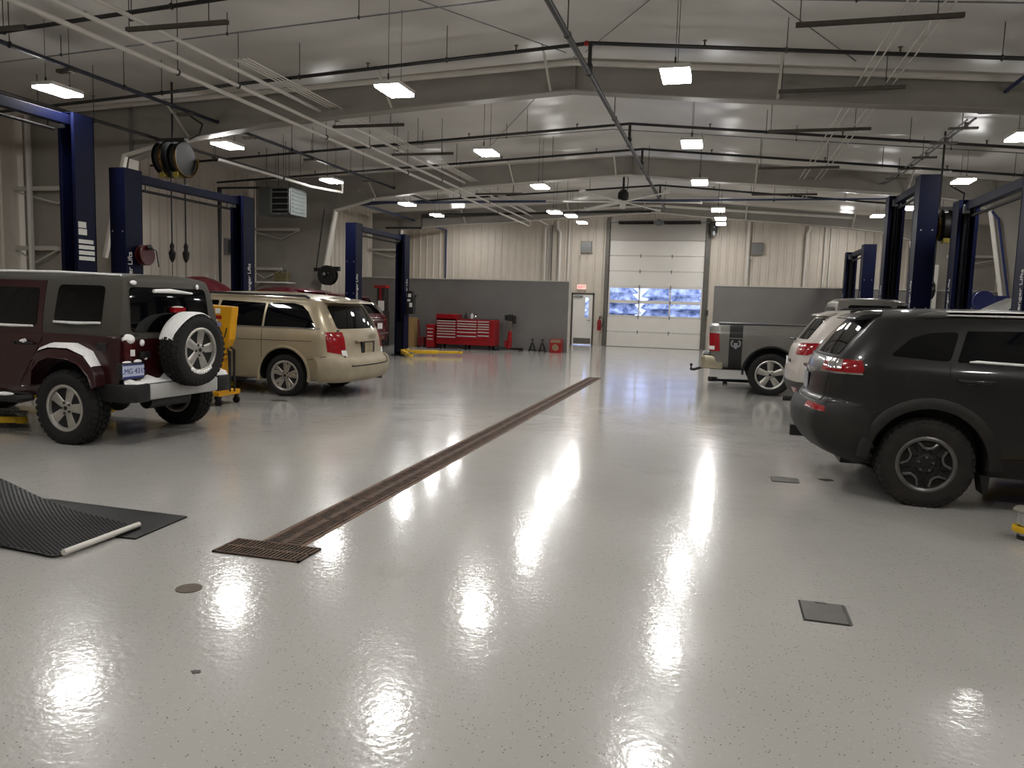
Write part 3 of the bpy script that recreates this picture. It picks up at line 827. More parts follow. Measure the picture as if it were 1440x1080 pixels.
# ---- gold minivan ----------------------------------------------------------------------
GOLD = mat('champagne_paint', '9c9078', 0.35, metal=0.35, noise=0.12, nscale=1.5, ncol='8c7f68', coat=0.4)
SALT = mat('champagne_dusty', '988c76', 0.6, noise=0.15, nscale=5)
van = thing('minivan', 'dusty champagne gold minivan parked with its hatch toward the drain', 'car', (-6.68, 11.80, 0), math.radians(180.5))
vh = hull([(-0.72, 0.26, 3.85, 0.24, .84, .66, .66), (-0.96, 0.30, 3.95, 0.30, .93, .74, .70), (-1.00, 0.46, 4.00, 0.48, .985, .79, .72), (-0.985, 0.58, 3.98, .62, .99, .80, .72),
           (-0.90, 0.67, 3.95, .72, .99, .79, .70), (-0.855, 0.93, 3.80, .86, .985, .785, .66), (-0.80, 1.06, 2.95, 1.05, .965, .78, .66), (-0.68, 1.28, 2.45, 1.28, .905, .75, .66), (-0.55, 1.47, 2.00, 1.48, .815, .71, .62), (-0.49, 1.525, 1.86, 1.55, .745, .67, .58), (-0.40, 1.56, 1.7, 1.59, .64, .57, .5)],
          sr=0.10, sf=.16, br=0.11, bf=.22, crown=.045, zb=.05, pw=4)
arches(vh, 'body', GOLD, van, [(0, 0.35, 0.435, 0.62), (3.08, 0.35, 0.435, 0.62)])
for s in (LEFT, RIGHT):
    q = patch(vh, 'xz', s, [(-0.55, 1.105), (0.36, 1.105), (0.36, 1.47), (0.20, 1.485), (-0.10, 1.485), (-0.26, 1.45), (-0.38, 1.36), (-0.48, 1.22), (-0.54, 1.13)], .005).build('quarter_window', GLASS, van, smooth=40)
    patch(vh, 'xz', s, rounded([(0.40, 1.105), (1.22, 1.105), (1.22, 1.50), (0.40, 1.475)], .03), .005).build('sliding_door_window', GLASS, van, smooth=40)
    patch(vh, 'xz', s, rounded([(1.27, 1.115), (2.45, 1.115), (2.10, 1.40), (1.85, 1.49), (1.27, 1.50)], .03), .005).build('front_door_window', GLASS, van, smooth=40)
    patch(vh, 'xz', s, [(-0.62, 1.088), (2.5, 1.085), (2.5, 1.105), (-0.62, 1.108)], .008).build('belt_trim', CHROME, van, smooth=40)
    for xa in (0.385, 1.25):
        patch(vh, 'xz', s, [(xa, 0.36 if xa > 1 else 0.62), (xa + .008, 0.36 if xa > 1 else .62), (xa + .008, 1.08), (xa, 1.08)], .0015, .004).build('door_seam', SEAM, van, smooth=0)
    patch(vh, 'xz', s, [(-0.5, 0.895), (1.3, 0.885), (1.3, 0.893), (-0.5, 0.903)], .002, .004).build('slider_rail', SEAM, van, smooth=0)
    # arch lip
    mb = MB(); n = 24
    mb.tube([(0.45 * math.cos(a), s * (0.975 if 0 else 0.982), 0.35 + 0.45 * math.sin(a)) for a in [math.radians(-12 + 204 * i / n) for i in range(n + 1)]], 0.028, 6)
    mb.build('arch_lip', GOLD, van, smooth=50)
    for xw in (0.0, 3.08):
        wheel(van, xw, s, 0.845, 0.345, 0.232, 0.225, 'split', tilt=0.15)
    fc = patch(vh, 'xz', s, [(-0.0 + .085 * math.cos(2 * PI * i / 20) + .25, 0.80 + .085 * math.sin(2 * PI * i / 20)) for i in range(20)], .0015, .003)
    # tail lamps wrap the corner
    tl = patch(vh, 'xz', s, [(-1.3, 0.60), (-0.745, 0.74), (-0.70, 1.045), (-1.3, 1.045)], .012, .02, nmin=-0.2, rng=(0.63, 9, 1) if s > 0 else (-9, -0.63, 1)).build('tail_light', REDLENS, van, smooth=40)
    patch(vh, 'yz', -1, [(s * 0.64, 0.66), (s * 0.76, 0.68), (s * 0.76, 0.76), (s * 0.65, 0.76)], .0155, .006, rng=(-2, -0.4, 0)).build('reverse_lens', PAPER, tl, smooth=0)
    # roof rail
    mb = MB(); mb.tube([(-0.30, s * 0.70, 1.575), (-0.22, s * 0.70, 1.605), (1.5, s * 0.70, 1.625), (1.58, s * .69, 1.59)], 0.018, 8); mb.build('roof_rail', BLACK, van)
    mb = MB(); mb.sphere((2.35, s * 1.03, 1.12), .1, 8, (.7, 1, .8)); mb.build('side_mirror', GOLD, van, smooth=60)
patch(vh, 'yz', -1, rounded([(-0.72, 1.095), (0.72, 1.095), (0.665, 1.46), (-0.665, 1.46)], .06), .006, nmin=.05, rng=(-2, -0.2, 0)).build('rear_window', GLASS, van, smooth=40)
patch(vh, 'yz', -1, rounded([(-0.66, 1.03), (-0.69, 1.09), (0.69, 1.09), (0.66, 1.03)], .01), .010, rng=(-2, -0.3, 0)).build('hatch_shoulder', GOLD, van, smooth=40)
ht = patch(vh, 'yz', -1, rounded([(-0.67, 0.52), (0.67, 0.52), (0.74, 1.06), (-0.74, 1.06)], .05), .008, rng=(-2, -0.3, 0)).build('hatch', SALT, van, smooth=40)
mb = MB(); mb.prism([(-0.46, 1.58), (-0.76, 1.525), (-0.775, 1.505), (-0.54, 1.495)], 'xz', -0.66, 0.66); mb.build('spoiler', GOLD, van, smooth=40, bevel=.012)
mb = MB(); mb.box(-1.02, -0.92, -0.40, 0.40, 0.885, 0.91); mb.build('hatch_bar', GOLD, ht, smooth=30, bevel=.006)
mb = MB(); mb.box(-1.005, -0.95, -0.24, 0.24, 0.70, 0.885); mb.build('plate_recess', SEAM, ht, smooth=0)
plate_obj(van, face_mtx((-1.010, 0.0, 0.79), (0, -1, 0), (0, 0, 1)), '', col=mat('dusty_plate', '8d8165', 0.7, noise=0.25, nscale=14))
patch(vh, 'yz', -1, rounded([(-0.695, 0.495), (0.695, 0.495), (0.765, 1.08), (-0.765, 1.08)], .05), .004, .006, rng=(-2, -0.3, 0)).build('hatch_gap', SEAM, van, smooth=40)
bp_ = patch(vh, 'yz', -1, [(-0.72, 0.27), (0.72, 0.27), (0.69, 0.50), (-0.69, 0.50)], .030, .05, nmin=0.02, rng=(-2, -0.45, 0)).build('rear_bumper', SALT, van, smooth=40)
for s in (-1, 1):
    patch(vh, 'yz', -1, [(s * 0.72, 0.27), (s * 1.1, 0.27), (s * 1.1, 0.66), (s * 0.715, 0.625), (s * .69, .50)], .030, .05, nmin=0.02, rng=(-2, -0.45, 0)).build('bumper_corner', SALT, bp_, smooth=40)
    patch(vh, 'xz', s, [(-0.74, 0.665), (-0.42, 0.60), (-0.42, 0.607), (-0.74, 0.675)], .002, .004).build('bumper_seam', SEAM, bp_, smooth=0)
mb = MB(); mb.cyl((-1.02, -0.5, 0.25), (-0.6, -0.5, 0.27), 0.03); mb.cyl((-0.6, .4, .3), (-.6, -.5, .3), .09); mb.cyl((0, -.75, .33), (0, .75, .33), .04); mb.build('exhaust_and_axle', BLACK, van)
text_mesh('hatch_lettering', 'DODGE', 0.07, mat('dusty_chrome', 'a89f8c', 0.4, metal=0.5, noise=0.1, nscale=20), van, face_mtx((-0.975, -0.25, 0.975), (0, -1, 0), (0, 0, 1)), 0.004)

# ---- dark grey crossover (nearest on the other side) ----------------------------------------
GREY = mat('granite_paint', '1d1c1b', 0.32, metal=0.4, noise=0.1, nscale=4, coat=0.5)
MUD = mat('muddy_plastic', '100f0e', 0.6, noise=0.3, nscale=6, ncol='1c1813')
suv = thing('crossover_car', 'dark grey crossover with black-and-silver alloy wheels beside a yellow lift pad', 'car', (1.70, 7.85, 0), 0)
sh_ = hull([(-0.50, 0.30, 3.35, 0.28, .84, .66, .66), (-0.74, 0.40, 3.55, 0.38, .90, .70, .68), (-0.86, 0.56, 3.63, 0.52, .925, .74, .70), (-0.87, 0.70, 3.66, .70, .93, .76, .72), (-0.82, 0.80, 3.64, .80, .93, .765, .72), (-0.77, 0.86, 3.60, .86, .93, .77, .70),
            (-0.75, 1.05, 3.45, .96, .925, .77, .64), (-0.70, 1.19, 2.45, 1.12, .90, .765, .64), (-0.56, 1.38, 2.00, 1.36, .80, .70, .60), (-0.42, 1.535, 1.60, 1.545, .685, .62, .56), (-0.36, 1.575, 1.50, 1.585, .60, .55, .5), (-0.30, 1.59, 1.4, 1.60, .52, .47, .42)],
           sr=0.115, sf=.16, br=0.11, bf=.24, crown=.03, zb=.03)
arches(sh_, 'body', GREY, suv, [(0, 0.375, 0.455, 0.60), (2.72, 0.375, 0.455, 0.60)])
HEADED = mat('grey_rim', '6f6e6c', 0.3, metal=0.8, noise=0.2, nscale=20)
MTIRE = mat('muddy_rubber', '12110f', 0.85, noise=0.5, nscale=7, ncol='25211b', bump=0.25, bscale=70)
for s in (LEFT, RIGHT):
    patch(sh_, 'xz', s, rounded([(-0.33, 1.245), (0.12, 1.215), (0.20, 1.455), (-0.02, 1.44), (-0.17, 1.39)], .04), .004).build('quarter_window', GLASS, suv, smooth=40)
    patch(sh_, 'xz', s, rounded([(0.17, 1.215), (1.02, 1.185), (1.02, 1.485), (0.26, 1.465)], .02), .004).build('rear_door_window', GLASS, suv, smooth=40)
    patch(sh_, 'xz', s, rounded([(1.06, 1.185), (2.05, 1.16), (1.78, 1.36), (1.50, 1.47), (1.06, 1.485)], .02), .004).build('front_door_window', GLASS, suv, smooth=40)
    # black lower cladding around the wheel
    mb = MB(); n = 28
    pts = [math.radians(-3 + 181 * i / n) for i in range(n + 1)]
    mb2 = MB(); rows = []
    for a in pts:
        row = []
        for (r, y) in ((0.448, 0.90), (0.450, 0.934), (0.47, 0.938), (0.535, 0.936), (0.545, 0.925)):
            row.append(mb2.bm.verts.new((r * math.cos(a), s * y, 0.375 + r * math.sin(a))))
        rows.append(row)
    for a, b in zip(rows, rows[1:]):
        for j in range(4): mb2.bm.faces.new((a[j], a[j + 1], b[j + 1], b[j]))
    mb2.build('wheel_arch_cladding', MUD, suv, smooth=50)
    patch(sh_, 'xz', s, [(0.44, 0.20), (2.28, 0.20), (2.28, 0.44), (0.44, 0.44)], .012, .03, nmin=0.0).build('sill_cladding', MUD, suv, smooth=40)
    mb = MB(); mb.prism([(0.40, 0.30), (0.47, 0.30), (0.46, 0.16), (0.43, 0.15)], 'xz', s * .74, s * .92); mb.build('mud_flap', RUBBER, suv, smooth=0)
    for xa, za, zt in ((0.115, 0.80, 1.21), (1.04, 0.44, 1.19)):
        patch(sh_, 'xz', s, [(xa, za), (xa + .007, za), (xa + .007, zt), (xa, zt)], .0015, .004).build('door_seam', SEAM, suv, smooth=0)
    mb = MB(); mb.tube([(0.18, s * .925, 1.075), (0.24, s * .965, 1.07), (0.40, s * .965, 1.062), (0.44, s * .93, 1.06)], 0.016, 8); mb.sphere((0.27, s * .93, 1.055), .04, 6, (1.2, .3, .6)); mb.build('door_handle', GREY, suv, smooth=50)
    # roof rail: pale bar
    mb = MB(); mb.prism([(-0.10, 1.585), (0.02, 1.622), (1.45, 1.640), (1.56, 1.61), (1.40, 1.602), (0.10, 1.592)], 'xz', s * .625, s * .655); mb.build('roof_rail', STEEL, suv, smooth=0, bevel=.006)
    # tail lamp
    tl = patch(sh_, 'xz', s, [(-1.3, 1.085), (-0.55, 1.085), (-0.52, 1.11), (-0.54, 1.19), (-1.3, 1.205)], .010, .02, nmin=-0.3, rng=(0.50, 9, 1) if s > 0 else (-9, -0.50, 1)).build('tail_light', REDLENS, suv, smooth=40)
    patch(sh_, 'xz', s, [(-0.765, 1.11), (-0.69, 1.11), (-0.67, 1.19), (-0.765, 1.19)], .013, .006, nmin=-0.3).build('clear_lens', CHROME, tl, smooth=40)
    patch(sh_, 'xz', s, [(-1.3, 1.055), (-0.53, 1.075), (-0.53, 1.087), (-1.3, 1.083)], .014, .01, nmin=-0.3, rng=(0.45, 9, 1) if s > 0 else (-9, -0.45, 1)).build('lamp_trim', CHROME, tl, smooth=40)
    patch(sh_, 'xz', s, [(-0.915, 0.745), (-0.79, 0.735), (-0.79, 0.78), (-0.915, 0.79)], .022, .02, nmin=-0.3, rng=(0.56, 9, 1) if s > 0 else (-9, -0.56, 1)).build('bumper_reflector', REDLENS, suv, smooth=40)
    for xw in (0.0, 2.72):
        wheel(suv, xw, s, 0.80, 0.372, 0.222, 0.245, 'dark', tread=40, tmat=MTIRE, rmat=HEADED, tilt=0.05)
    mb = MB(); mb.sphere((1.95, s * 1.0, 1.18), .1, 8, (.7, 1, .8)); mb.build('side_mirror', GREY, suv, smooth=60)
patch(sh_, 'xz', RIGHT, [(-0.09 + 0.115 * math.cos(2 * PI * i / 24), 1.06 + 0.085 * math.sin(2 * PI * i / 24)) for i in range(24)], .002, .005).build('fuel_door', GREY, suv, smooth=40)
mb = MB(); mb.tube([(0.25, -0.915, 1.222), (0.3, -.92, 1.225), (1.9, -0.918, 1.175)], [0.006, 0.012, 0.010], 6); mb.build('window_snow', SNOW, suv, smooth=60)
mb = MB(); mb.box(0.12, 1.9, -0.655, -0.595, 1.585, 1.632); mb.build('roof_snow', SNOW, suv, smooth=0, bevel=.01)
patch(sh_, 'yz', -1, rounded([(-0.68, 1.225), (0.68, 1.225), (0.58, 1.51), (-0.58, 1.51)], .05), .006, nmin=.05, rng=(-2, -0.2, 0)).build('rear_window', GLASS, suv, smooth=40)
mb = MB(); mb.prism([(-0.34, 1.605), (-0.52, 1.575), (-0.58, 1.545), (-0.56, 1.53), (-0.40, 1.53)], 'xz', -0.56, 0.56)
mb.build('spoiler', GREY, suv, smooth=40, bevel=.012)
patch(sh_, 'yz', -1, [(-1, 0.28), (1, 0.28), (1, 0.80), (-1, 0.80)], .016, .03, nmin=0.0, rng=(-2, -0.45, 0)).build('rear_bumper', MUD, suv, smooth=40)
patch(sh_, 'yz', -1, rounded([(-0.68, 0.81), (0.68, 0.81), (0.72, 1.215), (-0.72, 1.215)], .04), .003, .005, rng=(-2, -0.3, 0)).build('hatch_gap', SEAM, suv, smooth=40)
ht = patch(sh_, 'yz', -1, rounded([(-0.66, 0.82), (0.66, 0.82), (0.70, 1.20), (-0.70, 1.20)], .04), .006, rng=(-2, -0.3, 0)).build('hatch', GREY, suv, smooth=40)
mb = MB(); mb.box(-0.878, -0.82, -0.36, 0.36, 1.055, 1.08); mb.build('hatch_trim', CHROME, ht, smooth=30, bevel=.006)
plate_obj(suv, face_mtx((-0.879, 0, 0.95), (0, -1, 0), (0, 0, 1)), '', col=mat('grey_plate', '8c8c90', .5, noise=.2, nscale=20))
mb = MB(); mb.box(-1.0, -0.7, -0.05, 0.05, 0.40, 0.50); mb.cyl((0, -.7, .37), (0, .7, .37), .05); mb.cyl((2.72, -.7, .37), (2.72, .7, .37), .05); mb.box(-.6, 3.0, -.5, .5, .25, .32); mb.build('hitch_and_underside', BLACK, suv, smooth=0)

# ---- white crossover ----------------------------------------------------------------------
WHITEC = mat('white_car_paint', 'b3aca4', 0.35, noise=0.08, nscale=3, coat=0.5)
esc = thing('crossover_car', 'white crossover between the dark grey crossover and the pickup', 'car', (1.93, 12.25, 0), 0)
eh = hull([(-0.47, 0.32, 3.3, 0.28, .82, .64, .66), (-0.72, 0.38, 3.45, 0.38, .88, .70, .68), (-0.83, 0.55, 3.52, 0.5, .91, .74, .70), (-0.85, 0.72, 3.56, .70, .92, .76, .70), (-0.82, 0.86, 3.54, .82, .92, .76, .68), (-0.79, 1.02, 3.3, .95, .91, .75, .64), (-0.74, 1.14, 2.4, 1.1, .885, .745, .62), (-0.60, 1.34, 1.9, 1.36, .80, .69, .58), (-0.45, 1.52, 1.5, 1.54, .68, .61, .55), (-0.39, 1.56, 1.4, 1.58, .60, .54, .48), (-0.32, 1.58, 1.3, 1.60, .5, .45, .4)],
          sr=0.12, sf=.16, br=0.11, bf=.24, crown=.03, zb=.04)
arches(eh, 'body', WHITEC, esc, [(0, 0.35, 0.43, 0.60), (2.69, 0.35, 0.43, 0.60)])
for s in (LEFT, RIGHT):
    patch(eh, 'xz', s, rounded([(-0.40, 1.30), (0.15, 1.22), (0.22, 1.44), (0.0, 1.46), (-0.28, 1.42)], .03), .004).build('quarter_window', GLASS, esc, smooth=40)
    patch(eh, 'xz', s, rounded([(0.19, 1.22), (1.0, 1.16), (1.0, 1.47), (0.26, 1.455)], .03), .004).build('rear_door_window', GLASS, esc, smooth=40)
    patch(eh, 'xz', s, rounded([(1.04, 1.16), (2.0, 1.13), (1.72, 1.32), (1.44, 1.45), (1.04, 1.475)], .03), .004).build('front_door_window', GLASS, esc, smooth=40)
    patch(eh, 'xz', s, [(-1.3, 0.98), (-0.74, 0.985), (-0.42, 1.12), (-0.46, 1.17), (-1.3, 1.11)], .010, .02, nmin=-0.3, rng=(0.50, 9, 1) if s > 0 else (-9, -0.50, 1)).build('tail_light', REDLENS, esc, smooth=40)
    patch(eh, 'xz', s, [(-0.9, 0.44), (-0.66, 0.44), (-0.66, 0.52), (-0.9, 0.52)], .026, .02, nmin=-0.3, rng=(0.5, 9, 1) if s > 0 else (-9, -0.5, 1)).build('bumper_reflector', REDLENS, esc, smooth=40)
    mb = MB(); mb.tube([(-0.20, s * .63, 1.60), (-.1, s * .64, 1.645), (1.2, s * .62, 1.67), (1.3, s * .6, 1.64)], .02, 8); mb.build('roof_rail', BLACK, esc)
    for xw in (0.0, 2.69):
        wheel(esc, xw, s, 0.80, 0.345, 0.22, 0.23, 'five')
patch(eh, 'yz', -1, rounded([(-0.63, 1.20), (0.63, 1.20), (0.55, 1.50), (-0.55, 1.50)], .05), .006, nmin=.05, rng=(-2, -0.2, 0)).build('rear_window', GLASS, esc, smooth=40)
mb = MB(); mb.prism([(-0.36, 1.60), (-0.55, 1.565), (-0.59, 1.54), (-0.44, 1.53)], 'xz', -0.58, 0.58); mb.build('spoiler', WHITEC, esc, smooth=40, bevel=.012)
patch(eh, 'yz', -1, [(-1, 0.28), (1, 0.28), (1, 0.60), (-1, 0.60)], .018, .03, nmin=-.1, rng=(-2, -0.45, 0)).build('rear_bumper', mat('grey_bumper', '3a3836', 0.6, noise=0.15, nscale=10), esc, smooth=40)
mb = MB(); mb.cyl((-.88, .25, 1.18), (-0.86, -.2, 1.19), .015); mb.build('rear_wiper', BLACK, esc)
mb = MB(); mb.cyl((-1.0, -.42, .33), (-.7, -.42, .33), .04); mb.build('exhaust_tip', BLACK, esc)
text_mesh('hatch_lettering', 'ESCAPE', 0.06, SEAM, esc, face_mtx((-.925, -0.35, 0.88), (0, -1, 0), (0, 0, 1)), 0.003)
plate_obj(esc, face_mtx((-.935, 0, 0.85), (0, -1, 0), (0, 0, 1)), '', col=PAPER)

# ---- grey pickup --------------------------------------------------------------------------
PICK = mat('grey_pickup_paint', '6b6964', 0.3, metal=0.35, noise=0.08, nscale=3, coat=0.5)
STRIPE = mat('black_stripe', '0a0807', 0.55, noise=0.15, nscale=8)
ram = thing('pickup_truck', 'grey pickup truck with a black bed stripe and raised hood', 'truck', (0.94, 16.10, 0), 0)
bh = hull([(-1.02, 0.50, 1.02, 0.50, .93, .90, .93), (-1.08, 0.60, 1.02, 0.60, .985, .93, .98), (-1.12, 0.90, 1.02, .9, .99, .94, .985), (-1.13, 1.12, 1.02, 1.14, .985, .935, .98), (-1.14, 1.17, 1.02, 1.18, .97, .92, .965), (-1.14, 1.27, 1.02, 1.29, .955, .905, .95), (-1.11, 1.30, 1.0, 1.32, .92, .87, .91)], sr=.1, sf=.05, br=.02, bf=.02, crown=-.0, zb=0)
arches(bh, 'bed', PICK, ram, [(0, 0.42, 0.49, 0.62)])
mb = MB(); mb.box(-0.98, 0.95, -0.84, 0.84, 1.305, 1.335); mb.build('bed_cover', BLACK, ram, smooth=0, bevel=.012)
ch = hull([(1.06, 0.48, 4.35, 0.42, .95, .93, .80), (1.05, 0.60, 4.50, .6, .99, .97, .82), (1.05, 0.95, 4.50, .95, .99, .975, .80), (1.05, 1.18, 4.30, 1.10, .975, .96, .74), (1.05, 1.26, 3.10, 1.26, .95, .93, .74), (1.08, 1.55, 2.70, 1.55, .87, .85, .70), (1.11, 1.74, 2.30, 1.76, .79, .77, .66), (1.14, 1.80, 2.25, 1.82, .75, .73, .60), (1.20, 1.83, 2.1, 1.84, .68, .64, .5)], sr=.04, sf=.14, br=.02, bf=.12, crown=.03, zb=.02)
arches(ch, 'cab', PICK, ram, [(3.57, 0.42, 0.49, 0.62)])
patch(ch, 'yz', -1, rounded([(-0.74, 1.34), (0.74, 1.34), (0.66, 1.70), (-0.66, 1.70)], .06), .006, nmin=.05, rng=(0, 1.6, 0)).build('rear_window', GLASS, ram, smooth=40)
for s in (LEFT, RIGHT):
    patch(ch, 'xz', s, rounded([(1.22, 1.30), (2.05, 1.30), (2.02, 1.74), (1.30, 1.74)], .05), .005).build('rear_door_window', GLASS, ram, smooth=40)
    patch(ch, 'xz', s, rounded([(2.10, 1.30), (2.95, 1.30), (2.60, 1.55), (2.28, 1.74), (2.10, 1.75)], .05), .005).build('front_door_window', GLASS, ram, smooth=40)
    for xa in (1.12, 2.08):
        patch(ch, 'xz', s, [(xa, .55), (xa + .008, .55), (xa + .008, 1.26), (xa, 1.26)], .0015, .004).build('door_seam', SEAM, ram, smooth=0)
    st = patch(bh, 'xz', s, [(-0.77, 0.40), (-0.53, 0.40), (-0.53, 1.31), (-0.77, 1.31)], .004, .006, nmin=-.1).build('bed_stripe', STRIPE, ram, smooth=40)
    patch(bh, 'xz', s, [(-0.77, 1.045), (-0.53, 1.045), (-0.53, 1.065), (-0.77, 1.065)], .006, .004).build('stripe_band', PICK, st, smooth=0)
    # horned emblem on the stripe
    mb = MB(); yy = s * 0.997
    for e in (-1, 1):
        mb.tube([(-0.65 + e * (0.03 + 0.07 * (1 - k / 10) * math.sin(0.3 + k * 0.42)), yy, 0.985 - 0.045 + 0.075 * (1 - k / 14) * math.cos(0.3 + k * 0.42) + .0) for k in range(11)], [0.019 - 0.0010 * k for k in range(11)], 6)
    mb.prism([(-0.69, 0.97), (-0.61, 0.97), (-0.63, 0.86), (-0.67, 0.86)], 'xz', yy - .006, yy + .006)
    mb.build('ram_head_emblem', GALV, st, smooth=40)
    tl = patch(bh, 'xz', s, [(-1.4, 0.80), (-0.93, 0.80), (-0.96, 1.14), (-1.4, 1.14)], .012, .03, nmin=-0.4, rng=(0.72, 9, 1) if s > 0 else (-9, -0.72, 1)).build('tail_light', REDLENS, ram, smooth=40)
    patch(bh, 'xz', s, [(-1.4, 0.83), (-1.03, 0.83), (-1.03, 0.90), (-1.4, 0.90)], .016, .01, nmin=-0.4, rng=(0.72, 9, 1) if s > 0 else (-9, -0.72, 1)).build('reverse_lens', PAPER, tl, smooth=0)
    mb = MB(); n = 22; mb.tube([(0.50 * math.cos(a), s * 0.985, 0.42 + 0.50 * math.sin(a)) for a in [math.radians(-5 + 190 * i / n) for i in range(n + 1)]], .022, 6); mb.build('arch_lip', BLACK, ram, smooth=50)
    for xw in (0.0, 3.57):
        wheel(ram, xw, s, 0.835, 0.405, 0.262, 0.27, 'five', rmat=ALLOY, tilt=0.0)
    mb = MB(); mb.box(2.7, 2.85, s * 1.02, s * 1.24, 1.22, 1.45); mb.build('side_mirror', BLACK, ram, smooth=30, bevel=.03)
CREAM = mat('dirty_chrome_bumper', 'a59c86', 0.3, metal=0.6, noise=0.15, nscale=5)
mb = MB(); mb.prism([(-1.28, -0.86), (-1.20, -0.96), (-0.86, -0.985), (-0.86, 0.985), (-1.20, 0.96), (-1.28, 0.86)], 'xy', 0.46, 0.71)
bmp = mb.build('rear_bumper', CREAM, ram, smooth=30, bevel=.03)
mb = MB(); mb.prism([(-1.24, -0.80), (-1.05, -0.94), (-1.05, .94), (-1.24, .80)], 'xy', 0.705, 0.725); mb.build('bumper_step', BLACK, bmp, smooth=0)
mb = MB(); mb.tube([(-1.0, 0, .42), (-1.25, 0, .42), (-1.42, 0, .36), (-1.50, 0, .37)], .028, 8); mb.cyl((-1.48, 0, .37), (-1.48, 0, .43), .015); mb.sphere((-1.48, 0, .455), .03, 8); mb.build('tow_hitch', BLACK, ram)
mb = MB(); mb.box(-1.13, -1.11, -.75, .75, .70, 1.26); mb.build('tailgate', PICK, ram, smooth=0, bevel=.008)
mb = MB(); mb.cyl((0, -.75, .4), (0, .75, .4), .05); mb.sphere((0, 0, .4), .15, 8); mb.box(-1.1, 4.2, -.5, -.4, .42, .58); mb.box(-1.1, 4.2, .4, .5, .42, .58); mb.cyl((3.57, -.75, .4), (3.57, .75, .4), .05); mb.build('frame_and_axles', BLACK, ram)
# raised hood
mb = MB(); n = 8; rows = []
for i in range(n + 1):
    t = i / n
    x = 3.15 + 1.05 * t; z = 1.24 + 0.78 * t - .12 * t * t
    rows.append([mb.bm.verts.new((x, y, z + .05 * (1 - (y / .8) ** 2) * (1 + .4 * (abs(abs(y) - .3) < .12)))) for y in (-.78, -.6, -.4, -.3, -.15, 0, .15, .3, .4, .6, .78)])
for a, b in zip(rows, rows[1:]):
    for j in range(10): mb.bm.faces.new((a[j], a[j + 1], b[j + 1], b[j]))
ext = bmesh.ops.solidify(mb.bm, geom=mb.bm.faces[:], thickness=0.04)
mb.build('raised_hood', PICK, ram, smooth=40)

